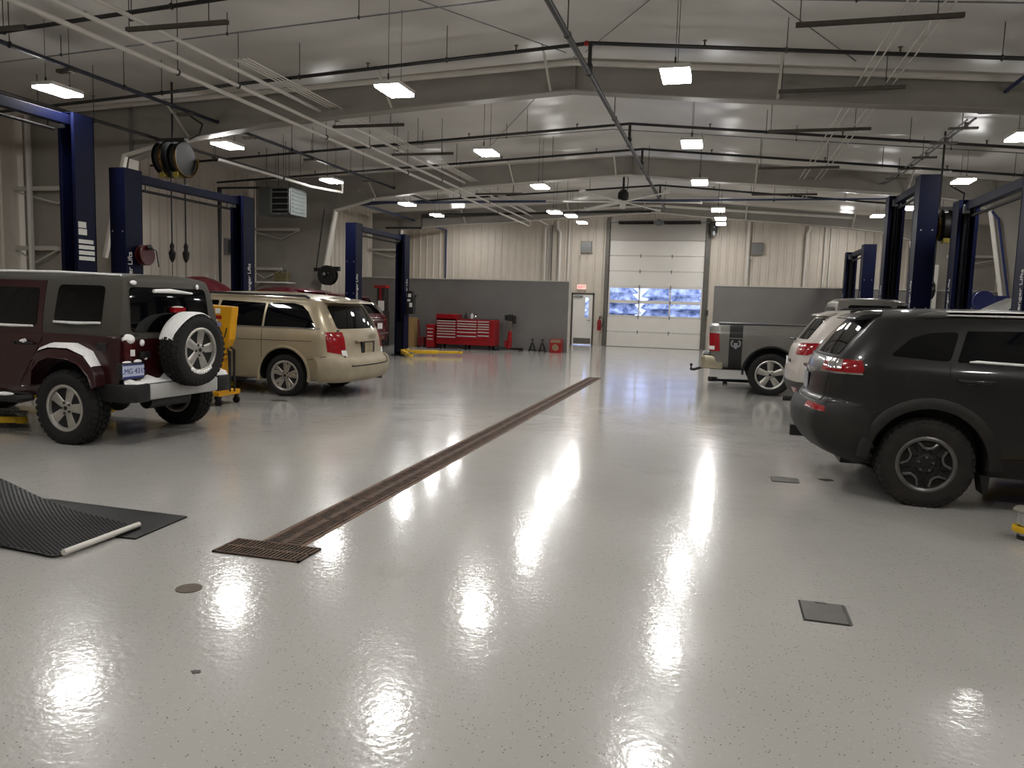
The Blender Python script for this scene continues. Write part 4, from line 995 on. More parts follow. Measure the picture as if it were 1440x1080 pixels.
# ---- generic cars mostly hidden behind others ------------------------------------------------
def hidden_car(name, label, loc, ang, paint, L=4.4, H=1.66, hood_up=True, tailmat=REDLENS, strip=False):
    t = thing(name, label, 'car', loc, math.radians(ang))
    f = L - 0.95
    k = H / 1.66
    h = hull([(-0.47, 0.32, f - .2, 0.28, .82, .64, .66), (-0.72, 0.38, f - .1, 0.38, .88, .70, .68), (-0.82, 0.55, f - .02, 0.5, .91, .72, .70), (-0.84, 0.74, f, .70, .92, .74, .70), (-0.80, 0.88, f - .02, .82, .92, .75, .68), (-0.77, 1.02 * k, f - .3, .95 * k, .91, .75, .64), (-0.72, 1.12 * k, f - 1.2, 1.1 * k, .885, .745, .62), (-0.55, 1.36 * k, f - 1.7, 1.36 * k, .78, .67, .58), (-0.36, 1.54 * k, f - 2.1, 1.55 * k, .67, .60, .55), (-0.28, 1.58 * k, f - 2.2, 1.6 * k, .59, .54, .48), (-0.20, 1.60 * k, f - 2.3, 1.62 * k, .5, .45, .4)],
             ns=40, sr=.12, sf=.16, br=.10, bf=.2, crown=.03, zb=.03)
    arches(h, 'body', paint, t, [(0, .35, .42, .6), (f - .85, .35, .42, .6)])
    for s in (LEFT, RIGHT):
        patch(h, 'xz', s, rounded([(-0.32, 1.24 * k), (0.25, 1.18 * k), (0.25, 1.47 * k), (-0.12, 1.46 * k)], .04), .004).build('quarter_window', GLASS, t, smooth=40)
        patch(h, 'xz', s, rounded([(0.30, 1.18 * k), (1.6, 1.15 * k), (1.3, 1.40 * k), (1.0, 1.47 * k), (0.30, 1.48 * k)], .04), .004).build('door_window', GLASS, t, smooth=40)
        patch(h, 'xz', s, [(-1.3, 0.94), (-0.68, 0.98), (-0.66, 1.10), (-1.3, 1.12)], .010, .02, nmin=-.3, rng=(.48, 9, 1) if s > 0 else (-9, -.48, 1)).build('tail_light', tailmat, t, smooth=40)
        for xw in (0.0, f - .85):
            wheel(t, xw, s, .80, .34, .22, .22, 'five')
    patch(h, 'yz', -1, rounded([(-0.63, 1.17 * k), (0.63, 1.17 * k), (0.55, 1.51 * k), (-0.55, 1.51 * k)], .06), .006, nmin=.05, rng=(-2, -.2, 0)).build('rear_window', GLASS, t, smooth=40)
    mb = MB(); mb.prism([(-0.22, 1.62 * k), (-0.46, 1.595 * k), (-0.54, 1.565 * k), (-0.34, 1.55 * k)], 'xz', -.56, .56); mb.build('spoiler', paint, t, smooth=40, bevel=.012)
    patch(h, 'yz', -1, [(-1, .28), (1, .28), (1, .50), (-1, .50)], .016, .03, nmin=0, rng=(-2, -.45, 0)).build('rear_bumper', BLACK, t, smooth=40)
    if strip:
        patch(h, 'yz', -1, [(-.9, .66), (.9, .66), (.9, .70), (-.9, .70)], .018, .02, nmin=0, rng=(-2, -.45, 0)).build('bumper_strip', STEEL, t, smooth=40)
        mb = MB(); mb.box(-.91, -.84, -.45, .45, 1.02, 1.05); mb.build('hatch_trim', CHROME, t, smooth=30, bevel=.008)
    plate_obj(t, face_mtx((-.925, 0, .88), (0, -1, 0), (0, 0, 1)), '', col=PAPER)
    if hood_up:
        mb = MB(); rows = []
        for i in range(9):
            u = i / 8
            x = f - 1.15 + .78 * u; z = 1.08 * k + .85 * u - .12 * u * u + .1 * math.sin(PI * u)
            rows.append([mb.bm.verts.new((x, y * (1 - .12 * u), z + .08 * (1 - (y / .7) ** 2))) for y in (-.7, -.5, -.25, 0, .25, .5, .7)])
        for a, b in zip(rows, rows[1:]):
            for j in range(6): mb.bm.faces.new((a[j], a[j + 1], b[j + 1], b[j]))
        bmesh.ops.solidify(mb.bm, geom=mb.bm.faces[:], thickness=.03)
        mb.build('raised_hood', paint, t, smooth=50)
    return t
MAR2 = mat('wine_red_paint', '4d0f19', 0.25, noise=0.1, nscale=3, coat=0.6)
MAR3 = mat('cherry_red_paint', '5a1020', 0.25, noise=0.1, nscale=3, coat=0.6)
hidden_car('hatchback_car', 'wine red crossover behind the minivan, its hatch beside a blue lift post', (-9.80, 19.15, 0), 180, MAR2, L=4.2, H=1.72, hood_up=False, strip=True)
hidden_car('hatchback_car', 'cherry red car with its hood raised, hidden behind the minivan', (-8.75, 14.75, 0), 180, MAR3, L=3.75, H=1.80, hood_up=True)
SILV = mat('silver_green_paint', '8a8d82', 0.25, metal=0.4, noise=0.08, nscale=3, coat=0.6)
hidden_car('hatchback_car', 'silver car with its hood raised, behind the pickup cab', (2.9, 20.1, 0), 0, SILV, L=4.0, H=1.5, hood_up=True)
# ------------------------------------------------------------------ two-post lifts
def post_mb(x0, x1, y0, y1, h, open_dir):
    """C-shaped column, open toward open_dir along y"""
    t = 0.02
    mb = MB()
    yb0, yb1 = (y0, y0 + t) if open_dir > 0 else (y1 - t, y1)
    mb.box(x0, x1, yb0, yb1, 0.02, h)
    mb.box(x0, x0 + t, y0, y1, 0.02, h); mb.box(x1 - t, x1, y0, y1, 0.02, h)
    lip = 0.055
    yl = (y1 - t, y1) if open_dir > 0 else (y0, y0 + t)
    mb.box(x0, x0 + lip, *yl, 0.02, h); mb.box(x1 - lip, x1, *yl, 0.02, h)
    mb.box(x0 - .08, x1 + .08, y0 - .06, y1 + .06, 0, 0.025)
    mb.box(x0, x1, y0, y1, h - .01, h)
    return mb
def arm_mb(p0, p1, w=0.10, h=0.10, z=0.11):
    mb = MB(); p0 = Vector((*p0, z)); p1 = Vector((*p1, z)); d = p1 - p0; L = d.length; d.normalize()
    m = Matrix((d, Vector((-d.y, d.x, 0)), Vector((0, 0, 1)))).transposed().to_4x4(); m.translation = p0
    mb.box(0, L * 0.58, -w / 2, w / 2, -h / 2, h / 2, mtx=m)
    mb.box(L * .5, L, -w * .36, w * .36, -h * .36, h * .36, mtx=m)
    mb.cyl(tuple(p1 + Vector((0, 0, -.04))), tuple(p1 + Vector((0, 0, .035))), w * .62, n=16)
    mb.cyl(tuple(p0 + Vector((0, 0, -.06))), tuple(p0 + Vector((0, 0, .08))), w * .6, n=12)
    return mb
PAD = mat('lift_pad_rubber', '77736a', 0.8, noise=0.15, nscale=30)
def lift(label, x0, x1, yn, yf, h, dep=0.36, beam=True, text_side=1, arms=(), stickers=False):
    t = thing('vehicle_lift', label, 'car lift', ((x0 + x1) / 2, yn, 0), 0, 'two-post lifts')
    ox, oy = (x0 + x1) / 2, yn
    w = (x1 - x0) / 2
    for (ya, od) in ((0, 1), (yf - yn, -1)):
        p = post_mb(-w, w, ya, ya + dep, h, od).build('post', BLUE, t, smooth=0, bevel=.004, bseg=1)
        mb = MB(); yy = (ya + .10, ya + dep - .03) if od > 0 else (ya + .03, ya + dep - .10)
        mb.box(-w + .03, w - .03, *yy, 0.10, 0.95)
        mb.build('carriage', BLUED, p, smooth=0, bevel=.01)
        mb = MB(); yc = ya + dep / 2
        mb.cyl((0, yc, 0.95), (0, yc, h - .1), 0.035, n=10); mb.cyl((.06, yc, .95), (.06, yc, h - .1), .008, n=6)
        mb.box(-w + .022, w - .022, ya + (.022 if od > 0 else dep - .03), ya + (.03 if od > 0 else dep - .022), .1, h - .05)
        mb.build('lift_cylinder', BLUED, p, smooth=30)
        # bolts on the broad back
        if od > 0:
            for z in (h - .95, 1.72):
                for q in (-.09, .09): mb = MB(); mb.cyl((q, ya - .008, z), (q, ya + .002, z), .014, n=8); mb.build('bolt', STEEL, p)
        # white lettering up the post edge
        xs_ = w + .002 if text_side > 0 else -w - .002
        m = face_mtx((xs_, ya + (.06 if od > 0 else dep - .06), 1.95), (0, 0, 1), (0, -1 if text_side > 0 else 1, 0))
        if od < 0 and not stickers:
            text_mesh('lettering', 'Challenger Lifts', 0.13, PAPER, p, face_mtx((xs_, ya + dep / 2, 2.2), (0, 0, 1), (0, -1 if text_side > 0 else 1, 0)), .002, align='RIGHT', spacing=.95)
        elif od > 0:
            text_mesh('lettering', 'Challenger Lifts', 0.13, PAPER, p, face_mtx((xs_, ya + .085, 2.2), (0, 0, 1), (0, -1 if text_side > 0 else 1, 0)), .002, align='RIGHT', spacing=.95)
        if stickers and od < 0:
            for k, (z, ww) in enumerate(((2.02, .30), (2.10, .30), (2.18, .30), (2.26, .28), (2.38, .16), (2.48, .15))):
                mb = MB(); s_ = text_side
                ylo = ya + .03
                mb.box(s_ * (w + .001) - .001, s_ * (w + .001) + .001, ylo, ylo + ww * .95, z, z + .055 + (.03 if k > 3 else 0)); mb.build('warning_sticker', PAPER, p, smooth=0)
        # conduit box at the head
        mb = MB(); xb = (-1 if text_side > 0 else 1) * (w - .08); yo = ya + (dep + .01 if od > 0 else -.07)
        mb.box(-.10, .0, yo, yo + .06, h - .22, h - .08); mb.build('switch_box', GALV, p, smooth=0, bevel=.006)
    if beam:
        mb = MB(); mb.box(-.06, .06, dep * .3, yf - yn + dep * .7, h - .17, h - .035)
        b = mb.build('overhead_beam', BLUE, t, smooth=0, bevel=.006)
        mb = MB(); mb.cyl((.0, .55, h - .27), (.0, yf - yn - .2, h - .27), .022, n=10); mb.cyl((0, .6, h - .27), (0, .6, h - .15), .008, n=6); mb.cyl((0, yf - yn - .3, h - .27), (0, yf - yn - .3, h - .15), .008, n=6); mb.build('shutoff_bar', BLACK, b)
    for (a, bb) in arms:
        a_ = (a[0] - ox, a[1] - oy); b_ = (bb[0] - ox, bb[1] - oy)
        o = arm_mb(a_, b_).build('swing_arm', YEL, t, smooth=30, bevel=.006)
        mb = MB(); mb.cyl((b_[0], b_[1], .145), (b_[0], b_[1], .175), .045, n=14); mb.cyl((b_[0], b_[1], .175), (b_[0], b_[1], .20), .065, n=18); mb.build('lift_pad', PAD, o, smooth=30)
    return t
lift('tall dark blue two-post lift around the maroon off-road vehicle, with white stickers', -9.20, -8.92, 5.75, 9.10, 4.07, stickers=True,
     arms=(((-8.9, 9.0), (-7.4, 8.0)), ((-8.9, 9.0), (-9.9, 8.1)), ((-8.9, 6.2), (-7.6, 6.9)), ((-8.9, 6.2), (-9.9, 6.9))))
lift('short dark blue two-post lift around the champagne minivan', -9.08, -8.80, 9.90, 12.90, 3.45,
     arms=(((-8.8, 12.8), (-7.7, 12.3)), ((-8.8, 12.8), (-9.8, 12.2)), ((-8.8, 10.3), (-7.9, 11.2)), ((-8.8, 10.3), (-9.8, 11.1))))
l3 = lift('dark blue two-post lift around the wine red crossover, yellow arms swung out', -9.06, -8.78, 17.50, 20.55, 3.45,
     arms=(((-8.75, 20.75), (-7.35, 21.45)), ((-8.75, 20.45), (-8.05, 19.35)), ((-8.8, 17.9), (-9.7, 18.4))))
lift('tall dark blue two-post lift around the dark grey crossover', 3.95, 4.25, 5.75, 9.10, 4.07, text_side=-1, arms=(((3.95, 9.0), (2.6, 8.3)), ((3.95, 9.0), (5.0, 8.4))))
lift('short dark blue two-post lift around the white crossover', 3.58, 3.88, 10.90, 14.00, 3.45, text_side=-1,
     arms=(((3.6, 13.9), (2.6, 12.9)), ((3.6, 11.2), (2.6, 11.8))))
lift('tall dark blue two-post lift around the grey pickup', 3.20, 3.52, 15.0, 17.60, 4.02, text_side=-1)
lift('far dark blue two-post lift by the end-wall partition, with bright scuffs', 3.58, 3.90, 22.6, 25.60, 3.45, text_side=-1)

# yellow arm with silver screw pad poking out beside the dark grey crossover
ra = thing('lift_arm', 'yellow lift arm with silver screw post and grey rubber pad by the dark tire', 'lift arm', (2.20, 6.20, 0))
mb = MB(); mb.lathe([(0.085, .055), (0.085, .10), (0.05, .10), (.05, .055)], 24, closed=True); mb.box(.06, 1.75, -.05, .05, .055, .10); mb.build('arm', YEL, ra, smooth=30, bevel=.008)
mb = MB(); mb.cyl((0, 0, .03), (0, 0, .19), .042, n=18); mb.cyl((-.03, .03, .10), (-.03, .03, .185), .02, n=10); mb.build('screw_post', CHROME, ra)
mb = MB(); mb.lathe([(.03, .175), (.045, .19), (.085, .20), (.088, .215), (.07, .235), (.001, .24)], 24); mb.build('lift_pad', PAD, ra, smooth=50)
mb = MB(); mb.cyl((0, 0, 0), (0, 0, .03), .05, n=18); mb.cyl((1.7, 0, 0), (1.7, 0, .15), .07, n=18); mb.build('arm_foot', DSTEEL, ra)
# dark arm under the pickup bed
da = thing('lift_arm', 'black lift arm lying on the floor beneath the pickup bed', 'lift arm', (0.25, 17.2, 0))
mb = MB(); mb.box(-.42, .70, -.09, .09, .05, .11); mb.cyl((-.36, 0, .04), (-.36, 0, .14), .10, n=16); mb.build('arm', BLACK, da, smooth=30, bevel=.01)
mb = MB(); mb.cyl((-.1, 0, 0.0), (-.1, 0, .06), .05); mb.cyl((.6, 0, 0), (.6, 0, .06), .05); mb.build('arm_foot', DSTEEL, da)
# control box with white labels on the far post of the third lift
cb = thing('control_box', 'black lift control box with white labels on the post by the cardboard box', 'control box', (-8.78, 20.75, 1.2))
mb = MB(); mb.box(0, .24, -.10, .10, 0, .50); mb.box(.02, .20, -.08, .08, .50, .66); mb.cyl((.24, 0, .5), (.30, 0, .54), .03); mb.build('housing', BLACK, cb, smooth=0, bevel=.012)
for z0, z1, x0 in ((.20, .32, .12), (.36, .42, .06), (.48, .58, .08)):
    mb = MB(); mb.box(x0, x0 + .09, -.104, -.099, z0, z1); mb.build('label', PAPER, cb, smooth=0)
# ------------------------------------------------------------------ lamps, pipes and rails under the roof
LEDM = bpy.data.materials.new('lamp_diffuser'); LEDM.use_nodes = True
_b = LEDM.node_tree.nodes['Principled BSDF']; _b.inputs['Base Color'].default_value = (1, 1, 1, 1)
_b.inputs['Emission Color'].default_value = (1.0, 0.985, 0.965, 1); _b.inputs['Emission Strength'].default_value = LAMP
def ceiling_lamp():
    t = thing('ceiling_light', 'x', 'ceiling light')
    mb = MB(); w, d = .17, .27
    mb.box(-w, w, -d, d, .0, .05)
    mb.build('housing', WHITE, t, smooth=0)
    mb = MB(); mb.box(-w + .008, w - .008, -d + .008, d - .008, -.03, .0); mb.build('diffuser', LEDM, t, smooth=0)
    mb = MB()
    for y in (-.2, .2):
        mb.cyl((0, y, .05), (0, y, HANG), .004, n=5); mb.cyl((0, y, .05), (0, y, .10), .012, n=6)
    mb.build('hanger_cable', ROD, t, smooth=0)
    return t
HANG = .75
lamp0 = None
ROWS = {
 'over the maroon vehicle bays': [(-8.93, 1.0), (-8.93, 4.9), (-8.93, 8.86), (-8.85, 12.51), (-8.92, 16.52), (-8.75, 20.6), (-9.6, 25.2, 4.53), (-10.2, 29.2, 4.73)],
 'above the floor drain': [(-4.27, 1.3), (-4.27, 5.4), (-4.26, 9.56), (-4.27, 13.68), (-4.21, 17.69), (-4.63, 21.3, 4.15), (-4.95, 25.3, 4.52), (-5.28, 29.2, 4.72)],
 'in line with the overhead door': [(-0.65, 1.3), (-0.65, 5.4), (-0.67, 9.48), (-0.63, 13.36), (-0.61, 17.34), (-0.24, 21.3, 4.2), (-0.2, 25.3, 4.43), (-0.2, 29.2, 4.68)],
 'over the pickup bays': [(4.0, 1.2), (4.0, 5.2), (4.0, 9.3), (4.2, 13.4), (4.52, 17.54), (4.3, 21.3, 4.24), (4.3, 25.2, 4.5), (3.95, 29.2, 4.80)],
}
ORD = ['first', 'second', 'third', 'fourth', 'fifth', 'sixth', 'seventh', 'eighth']
for rn, pts in ROWS.items():
    for i, (x, y, *zz) in enumerate(pts):
        z = zz[0] if zz else 4.3
        if lamp0 is None: lamp0 = o = ceiling_lamp()
        else: o = copy_tree(lamp0)
        o.location = (x, y, z)
        sc = (roof_z(x) - 0.02 - z) / HANG
        for ch in o.children:
            if ch.name.startswith('hanger'): ch.scale = (1, 1, max(sc, .15))
        o['label'] = ('%s ceiling light from the near end ' % ORD[i]) + rn
        o['group'] = 'square high-bay lights'
if 0: lw = copy_tree(lamp0); lw.location = (-11.9, 11.3, 4.15); lw['label'] = 'lone ceiling light close to the side wall by the maroon off-road vehicle'

def hang_pipe(name, label, cat, pts, r, m, hangers=(), heads=(), up=True, n=8, clamp=True):
    base = pts[len(pts) // 2]
    t = thing(name, label, cat, base, 0, {'sprinkler_pipe': 'black sprinkler pipes under the roof', 'white_pipe': 'white pipes under the roof and down the walls', 'conduit': 'thin conduits under the roof', 'air_line': 'air lines above the lifts', 'gas_pipe': 'black gas pipes'}.get(name))
    B = Vector(base)
    mb = MB(); mb.tube([Vector(p) - B for p in pts], r, n); mb.build('pipe', m, t, smooth=40)
    for (p) in hangers:
        q = Vector(p) - B; zt = roof_z(p[0]) - .03 - B.z
        mb = MB(); mb.cyl(q, (q.x, q.y, max(zt, q.z + .1)), .006, n=5)
        if clamp: mb.lathe([(r + .008, -.012), (r + .014, 0), (r + .008, .012)], 10, 'y', c=(q.x, q.y, q.z)) if abs(pts[0][1] - pts[-1][1]) > 2 else mb.lathe([(r + .008, -.012), (r + .014, 0), (r + .008, .012)], 10, 'x', c=(q.x, q.y, q.z))
        mb.build('hanger_rod', ROD, t, smooth=0)
    for p in heads:
        q = Vector(p) - B; s = 1 if up else -1
        mb = MB(); mb.cyl(q, (q.x, q.y, q.z + s * (r + .05)), .012, n=6); mb.cyl((q.x, q.y, q.z + s * (r + .05)), (q.x, q.y, q.z + s * (r + .06)), .028, n=8); mb.build('sprinkler_head', BRASS, t, smooth=0)
    return t
BRASS = mat('dull_brass', '5d5140', 0.4, metal=0.6, noise=0.2, nscale=20)
def sz(x, top=5.05):
    return top - (.055 * (-1.87 - x) if x < -1.87 else .09 * (x + 1.87))
BR = [(7.75, 'crossing above the maroon vehicle lift'), (10.5, 'just before the first roof frame'), (15.1, 'between the first and second roof frames'), (17.5, 'just before the second roof frame'), (22.6, 'just beyond the second roof frame')]
for i, (y, w) in enumerate(BR):
    xa, xb = (-12.7, 8.0)
    pts = [(x, y, sz(x)) for x in (xa, -8, -5, -2.4, -1.87, -1.3, 2, 5, xb)]
    hang_pipe('sprinkler_pipe', 'black sprinkler branch pipe ' + w, 'pipe', pts, .026, DSTEEL,
              hangers=[(x, y, sz(x)) for x in (-11, -8.6, -6.2, -3.9, .6, 3.0, 5.4)], heads=[(x, y, sz(x)) for x in (-9.9, -7.4, -5.1, -2.9, -.4, 1.9, 4.2)])
    t = bpy.data.objects  # riser from branch to main
mp = thing('sprinkler_main_pipe', 'thick dark sprinkler main pipe running lengthwise under the ridge', 'pipe', (-1.88, 14, 4.66))
mb = MB(); mb.cyl((0, -16, 0), (0, 11.5, 0), .037, n=14); mb.build('pipe', mat('main_pipe_dark', '211e1a', .5, metal=.0, noise=.25, nscale=8), mp)
for y, _ in BR:
    mb = MB(); mb.cyl((0, y - 14, 0), (0.0, y - 14, sz(-1.87) - 4.66), .026, n=8); mb.lathe([(.035, -.04), (.045, 0), (.035, .04)], 10, 'z', c=(0, y - 14, .09)); mb.lathe([(.042, -.04), (.05, 0), (.042, .04)], 12, 'y', c=(0, y - 14, 0)); mb.build('riser', DSTEEL, mp)
for y in (4, 9, 13, 19, 24.5):
    mb = MB(); mb.cyl((0, y - 14, .05), (0, y - 14, roof_z(-1.88) - 4.65), .008, n=5); mb.lathe([(.04, -.02), (.048, 0), (.04, .02)], 12, 'y', c=(0, y - 14, 0)); mb.build('hanger_rod', ROD, mp)
mb = MB(); mb.lathe([(.026, -.03), (.033, -.02), (.033, .02), (.026, .03)], 12, 'x', c=(-.05, 10.5 - 14, sz(-1.87) - 4.66)); mb.build('red_coupling', RED, mp)
# thick black line along the far rafter
hang_pipe('sprinkler_pipe', 'thick black pipe along the last roof frame by the overhead door', 'pipe', [(-12.0, 26.3, 4.20), (-10.6, 26.3, 4.20), (-10.6, 26.3, 4.62), (-7.3, 26.6, 4.74), (-2.5, 26.9, 4.84)], .04, DSTEEL, hangers=[(-9, 26.42, 4.68), (-5, 26.7, 4.79)])

# white tubes hung lengthwise
def rail_hangers(x, ys, z): return [(x, y, z) for y in ys]
hang_pipe('white_pipe', 'lowest of the white pipes running lengthwise above the minivan side', 'pipe', [(-6.80, .5, 4.36), (-6.81, 27, 4.36)], .030, PVC, rail_hangers(-6.8, (8.6, 12.4, 16, 19.5, 23), 4.36))
hang_pipe('white_pipe', 'middle white pipe lengthwise, ending in a short vertical link', 'pipe', [(-6.75, .5, 4.52), (-6.76, 27, 4.52), (-6.76, 27.02, 4.37)], .028, PVC, rail_hangers(-6.75, (9.8, 14, 18, 22), 4.52))
hang_pipe('white_pipe', 'top white pipe lengthwise, turning down the end wall behind the tool chest', 'pipe', [(-6.66, .5, 4.70), (-6.72, 27, 4.70), (-6.95, 30.75, 4.78), (-7.05, 30.83, 4.66), (-7.05, 30.83, 0)], .028, PVC, rail_hangers(-6.7, (7.7, 12.6, 15.2, 20), 4.70))
for k in range(4):
    x = -6.48 + .07 * k
    hang_pipe('conduit', ['first', 'second', 'third', 'fourth'][k] + ' thin pale conduit from the aisle in the bundle beside the white pipes', 'conduit', [(x, 9.3, 4.72), (x - .03, 26.0, 4.72)], .011, PVC, [], n=6)
for k, (x, w) in enumerate(((1.62, 'first'), (1.72, 'second'), (1.98, 'third'), (2.08, 'fourth'))):
    hang_pipe('conduit', w + ' thin pale conduit from the aisle, on the strut bars above the pickup side', 'conduit', [(x, 3.0, 4.68), (x - .05, 23, 4.68)], .010, PVC, [], n=6)
# strut bars
STRUT = mat('strut_bar', '57524b', .5, metal=.4, noise=.2, nscale=10)
def strut(x0, x1, y, z, label):
    t = thing('strut_bar', label, 'strut bar', ((x0 + x1) / 2, y, z), 0, 'hanging strut bars'); w = (x1 - x0) / 2
    mb = MB(); mb.box(-w, w, -.02, -.014, -.03, .012); mb.box(-w, w, .014, .02, -.03, .012); mb.box(-w, w, -.02, .02, .012, .018); mb.build('channel', STRUT, t, smooth=0)
    for q in (-w + .04, w - .25):
        mb = MB(); mb.cyl((q, 0, -.03), (q, 0, roof_z(t.location.x + q) - .03 - z), .006, n=5); mb.build('hanger_rod', ROD, t, smooth=0)
for y, w in ((9.0, 'before the first roof frame'), (11.6, 'at the first roof frame'), (14.07, 'just past the first roof frame'), (17.6, 'at the second roof frame'), (21.5, 'past the second roof frame')):
    strut(.59, 2.2, y, 4.62, 'grey strut bar on rods above the white crossover, ' + w)
for y, w in ((7.8, 'nearer the viewer'), (12.75, 'past the first roof frame'), (15.3, 'before the second roof frame'), (21.0, 'past the second roof frame')):
    strut(-6.86, -5.5, y, 4.62, 'grey strut bar hung on rods under the white pipes, ' + w)
strut(-8.75, -8.1, 7.6, 4.66, 'short grey strut bar beside the bluish air line above the maroon vehicle')
# bluish air line above the lifts (minivan side)
AIR = mat('blue_air_pipe', '232838', .4, noise=.2, nscale=5)
BLUEP = mat('bright_blue_pipe', '1b2757', .4, noise=.15, nscale=5)
al = hang_pipe('air_line', 'dark bluish air line running lengthwise over the lifts with the maroon vehicle and minivan', 'pipe', [(-8.68, 1, 4.58), (-8.70, 22.5, 4.58)], .030, AIR, [(-8.68, y, 4.58) for y in (7.9, 9.8, 12.0, 14.4, 17, 19.5)])
for y in (8.8, 11.2, 13.0, 15.2, 18):
    mb = MB(); mb.box(-.16, .10, -.04, .04, -.075, -.03); mb.xf(Matrix.Translation((.0, y - al.location.y, 0))); mb.build('clamp_bracket', STRUT, al, smooth=0)
hang_pipe('gas_pipe', 'black gas pipe lengthwise past the hose reels to the unit heater', 'pipe', [(-9.85, 2, 4.28), (-9.70, 17.6, 4.28)], .028, DSTEEL, [(-9.8, y, 4.28) for y in (10.4, 13.4, 16)])
hang_pipe('vent_pipe', 'white vent pipe above the minivan ending in a short drop by a lamp', 'pipe', [(-9.60, 13.3, 4.20), (-9.55, 16.7, 4.20), (-9.1, 17.4, 4.16), (-9.1, 17.4, 4.36)], .03, PVC, [(-9.55, 15.5, 4.2)])
hang_pipe('air_line', 'blue air pipe crossing the hall beyond the second roof frame', 'pipe', [(-11.3, 30.8, 0), (-11.3, 30.8, 4.55), (-11.2, 22.4, 4.58), (3.9, 22.2, 4.58), (4.8, 21.2, 4.58)], .024, mat('slate_blue_pipe', '323c58', .4, noise=.15, nscale=5), [(x, 22.35, 4.58) for x in (-8, -4.5, 1.2, 3)])
# air line with fittings (pickup side)
ar = hang_pipe('air_line', 'grey twin-conduit run with clamps above the lifts of the white crossover and pickup', 'pipe', [(3.52, 13.3, 4.56), (3.52, 18.6, 4.56), (3.30, 20.9, 4.56)], .018, GALV, [(3.52, y, 4.56) for y in (14, 16.5, 18.6)])
mb = MB(); q = ar.location; mb.tube([(3.43 - q.x, 13.4 - q.y, 0), (3.42 - q.x, 18.6 - q.y, 0), (3.2 - q.x, 20.9 - q.y, 0)], .014, 6); mb.build('second_conduit', GALV, ar)
for y in (13.8, 14.9, 16.2, 17.4, 18.6):
    mb = MB(); mb.box(-.22, .20, -.03, .03, -.055, -.02); mb.cyl((.03, 0, -.02), (.03, 0, .05), .03, n=8); mb.xf(Matrix.Translation((3.5 - q.x, y - q.y, 0))); mb.build('clamp_bracket', STRUT, ar, smooth=0)
hang_pipe('air_line', 'blue air pipe branching sideways above the short lift of the white crossover', 'pipe', [(3.5, 13.1, 4.60), (6.9, 13.0, 4.58)], .03, BLUEP, [(5, 13.05, 4.59)])
hang_pipe('air_line', 'blue air pipe lengthwise above the dark grey crossover', 'pipe', [(3.5, 5, 4.62), (3.5, 13.1, 4.60)], .026, BLUEP, [(3.5, y, 4.61) for y in (8, 11)])
# white pipes along the frames and down the end wall
hang_pipe('white_pipe', 'pale pipe along the first roof frame, dropping down by the tall lift post', 'pipe', [(-12.62, 11.80, 0), (-12.62, 11.80, 4.80), (-8, 11.80, 4.98), (-2.35, 11.80, 5.21), (3.7, 11.80, 4.70), (7.8, 11.80, 4.36)], .045, PVC)
hang_pipe('white_pipe', 'white pipe along the last roof frame to the end wall drops', 'pipe', [(-6.6, 26.95, 4.80), (-2.5, 26.95, 5.05), (3.9, 26.95, 4.62)], .045, PVC)
for k, (x, r, w, bend) in enumerate(((-6.44, .055, 'thick white pipe with an offset elbow on the end wall behind the tool chest', True), (-6.08, .035, 'thin white pipe nearest the walk-in door on the end wall', False), (0.84, .05, 'white downpipe nearest the overhead door above the pickup bed', False), (2.92, .05, 'white downpipe with a kink in the middle of the end wall', True), (3.56, .03, 'slim white downpipe nearer the overhead door of two close together', False), (3.76, .03, 'slim white downpipe farther from the overhead door of two close together', False))):
    pts = [(x, 30.85, 0), (x, 30.85, 4.5), (x + (-.12 if k == 0 else .08), 30.83, 4.66), (x + (-.12 if k == 0 else .08), 30.8, 4.95)] if bend else [(x, 30.86, 0), (x, 30.86, 4.95)]
    hang_pipe('white_pipe', w, 'pipe', pts, r, PVC)
for k in range(2):
    hang_pipe('conduit', ('dark' if k else 'grey') + ' conduit down the end wall next to the white drop pipe', 'conduit', [(-6.90 + .12 * k, 30.88, 0), (-6.90 + .12 * k, 30.88, 4.8)], .02, GALV if not k else DSTEEL)
# thin eave-to-eave conduits and roof bracing cables
for y, z, w in ((9.2, 5.20, 'before the first roof frame'), (16.1, 5.18, 'between the first two roof frames'), (20.8, 5.2, 'beyond the second roof frame')):
    pts = [(x, y, roof_z(x, z)) for x in (-12, -8, XC, 3, 7.5)]
    hang_pipe('conduit', 'thin grey conduit following the roof slope ' + w, 'conduit', pts, .010, GALV, [(x, y, roof_z(x, z)) for x in (-9.2, -6.5, -4.6, 1.2, 3.9)])
for (a, b, w) in (((-6.2, 5.2), (-2.5, 11.9), 'toward the ridge above the white pipes'), ((1.5, 5.2), (-2.2, 11.9), 'toward the ridge on the dark crossover side'), ((-2.4, 5.0), (1.6, 11.9), 'away from the ridge toward the strut bars'), ((-2.4, 12.1), (-6.4, 19.5), 'between the first two roof frames above the white pipes')):
    t = thing('bracing_cable', 'thin roof bracing cable slanting ' + w, 'cable', (a[0], a[1], roof_z(a[0]) - .10))
    mb = MB(); mb.cyl((0, 0, 0), (b[0] - a[0], b[1] - a[1], roof_z(b[0]) - roof_z(a[0])), .008, n=6); mb.build('cable', GALV, t)

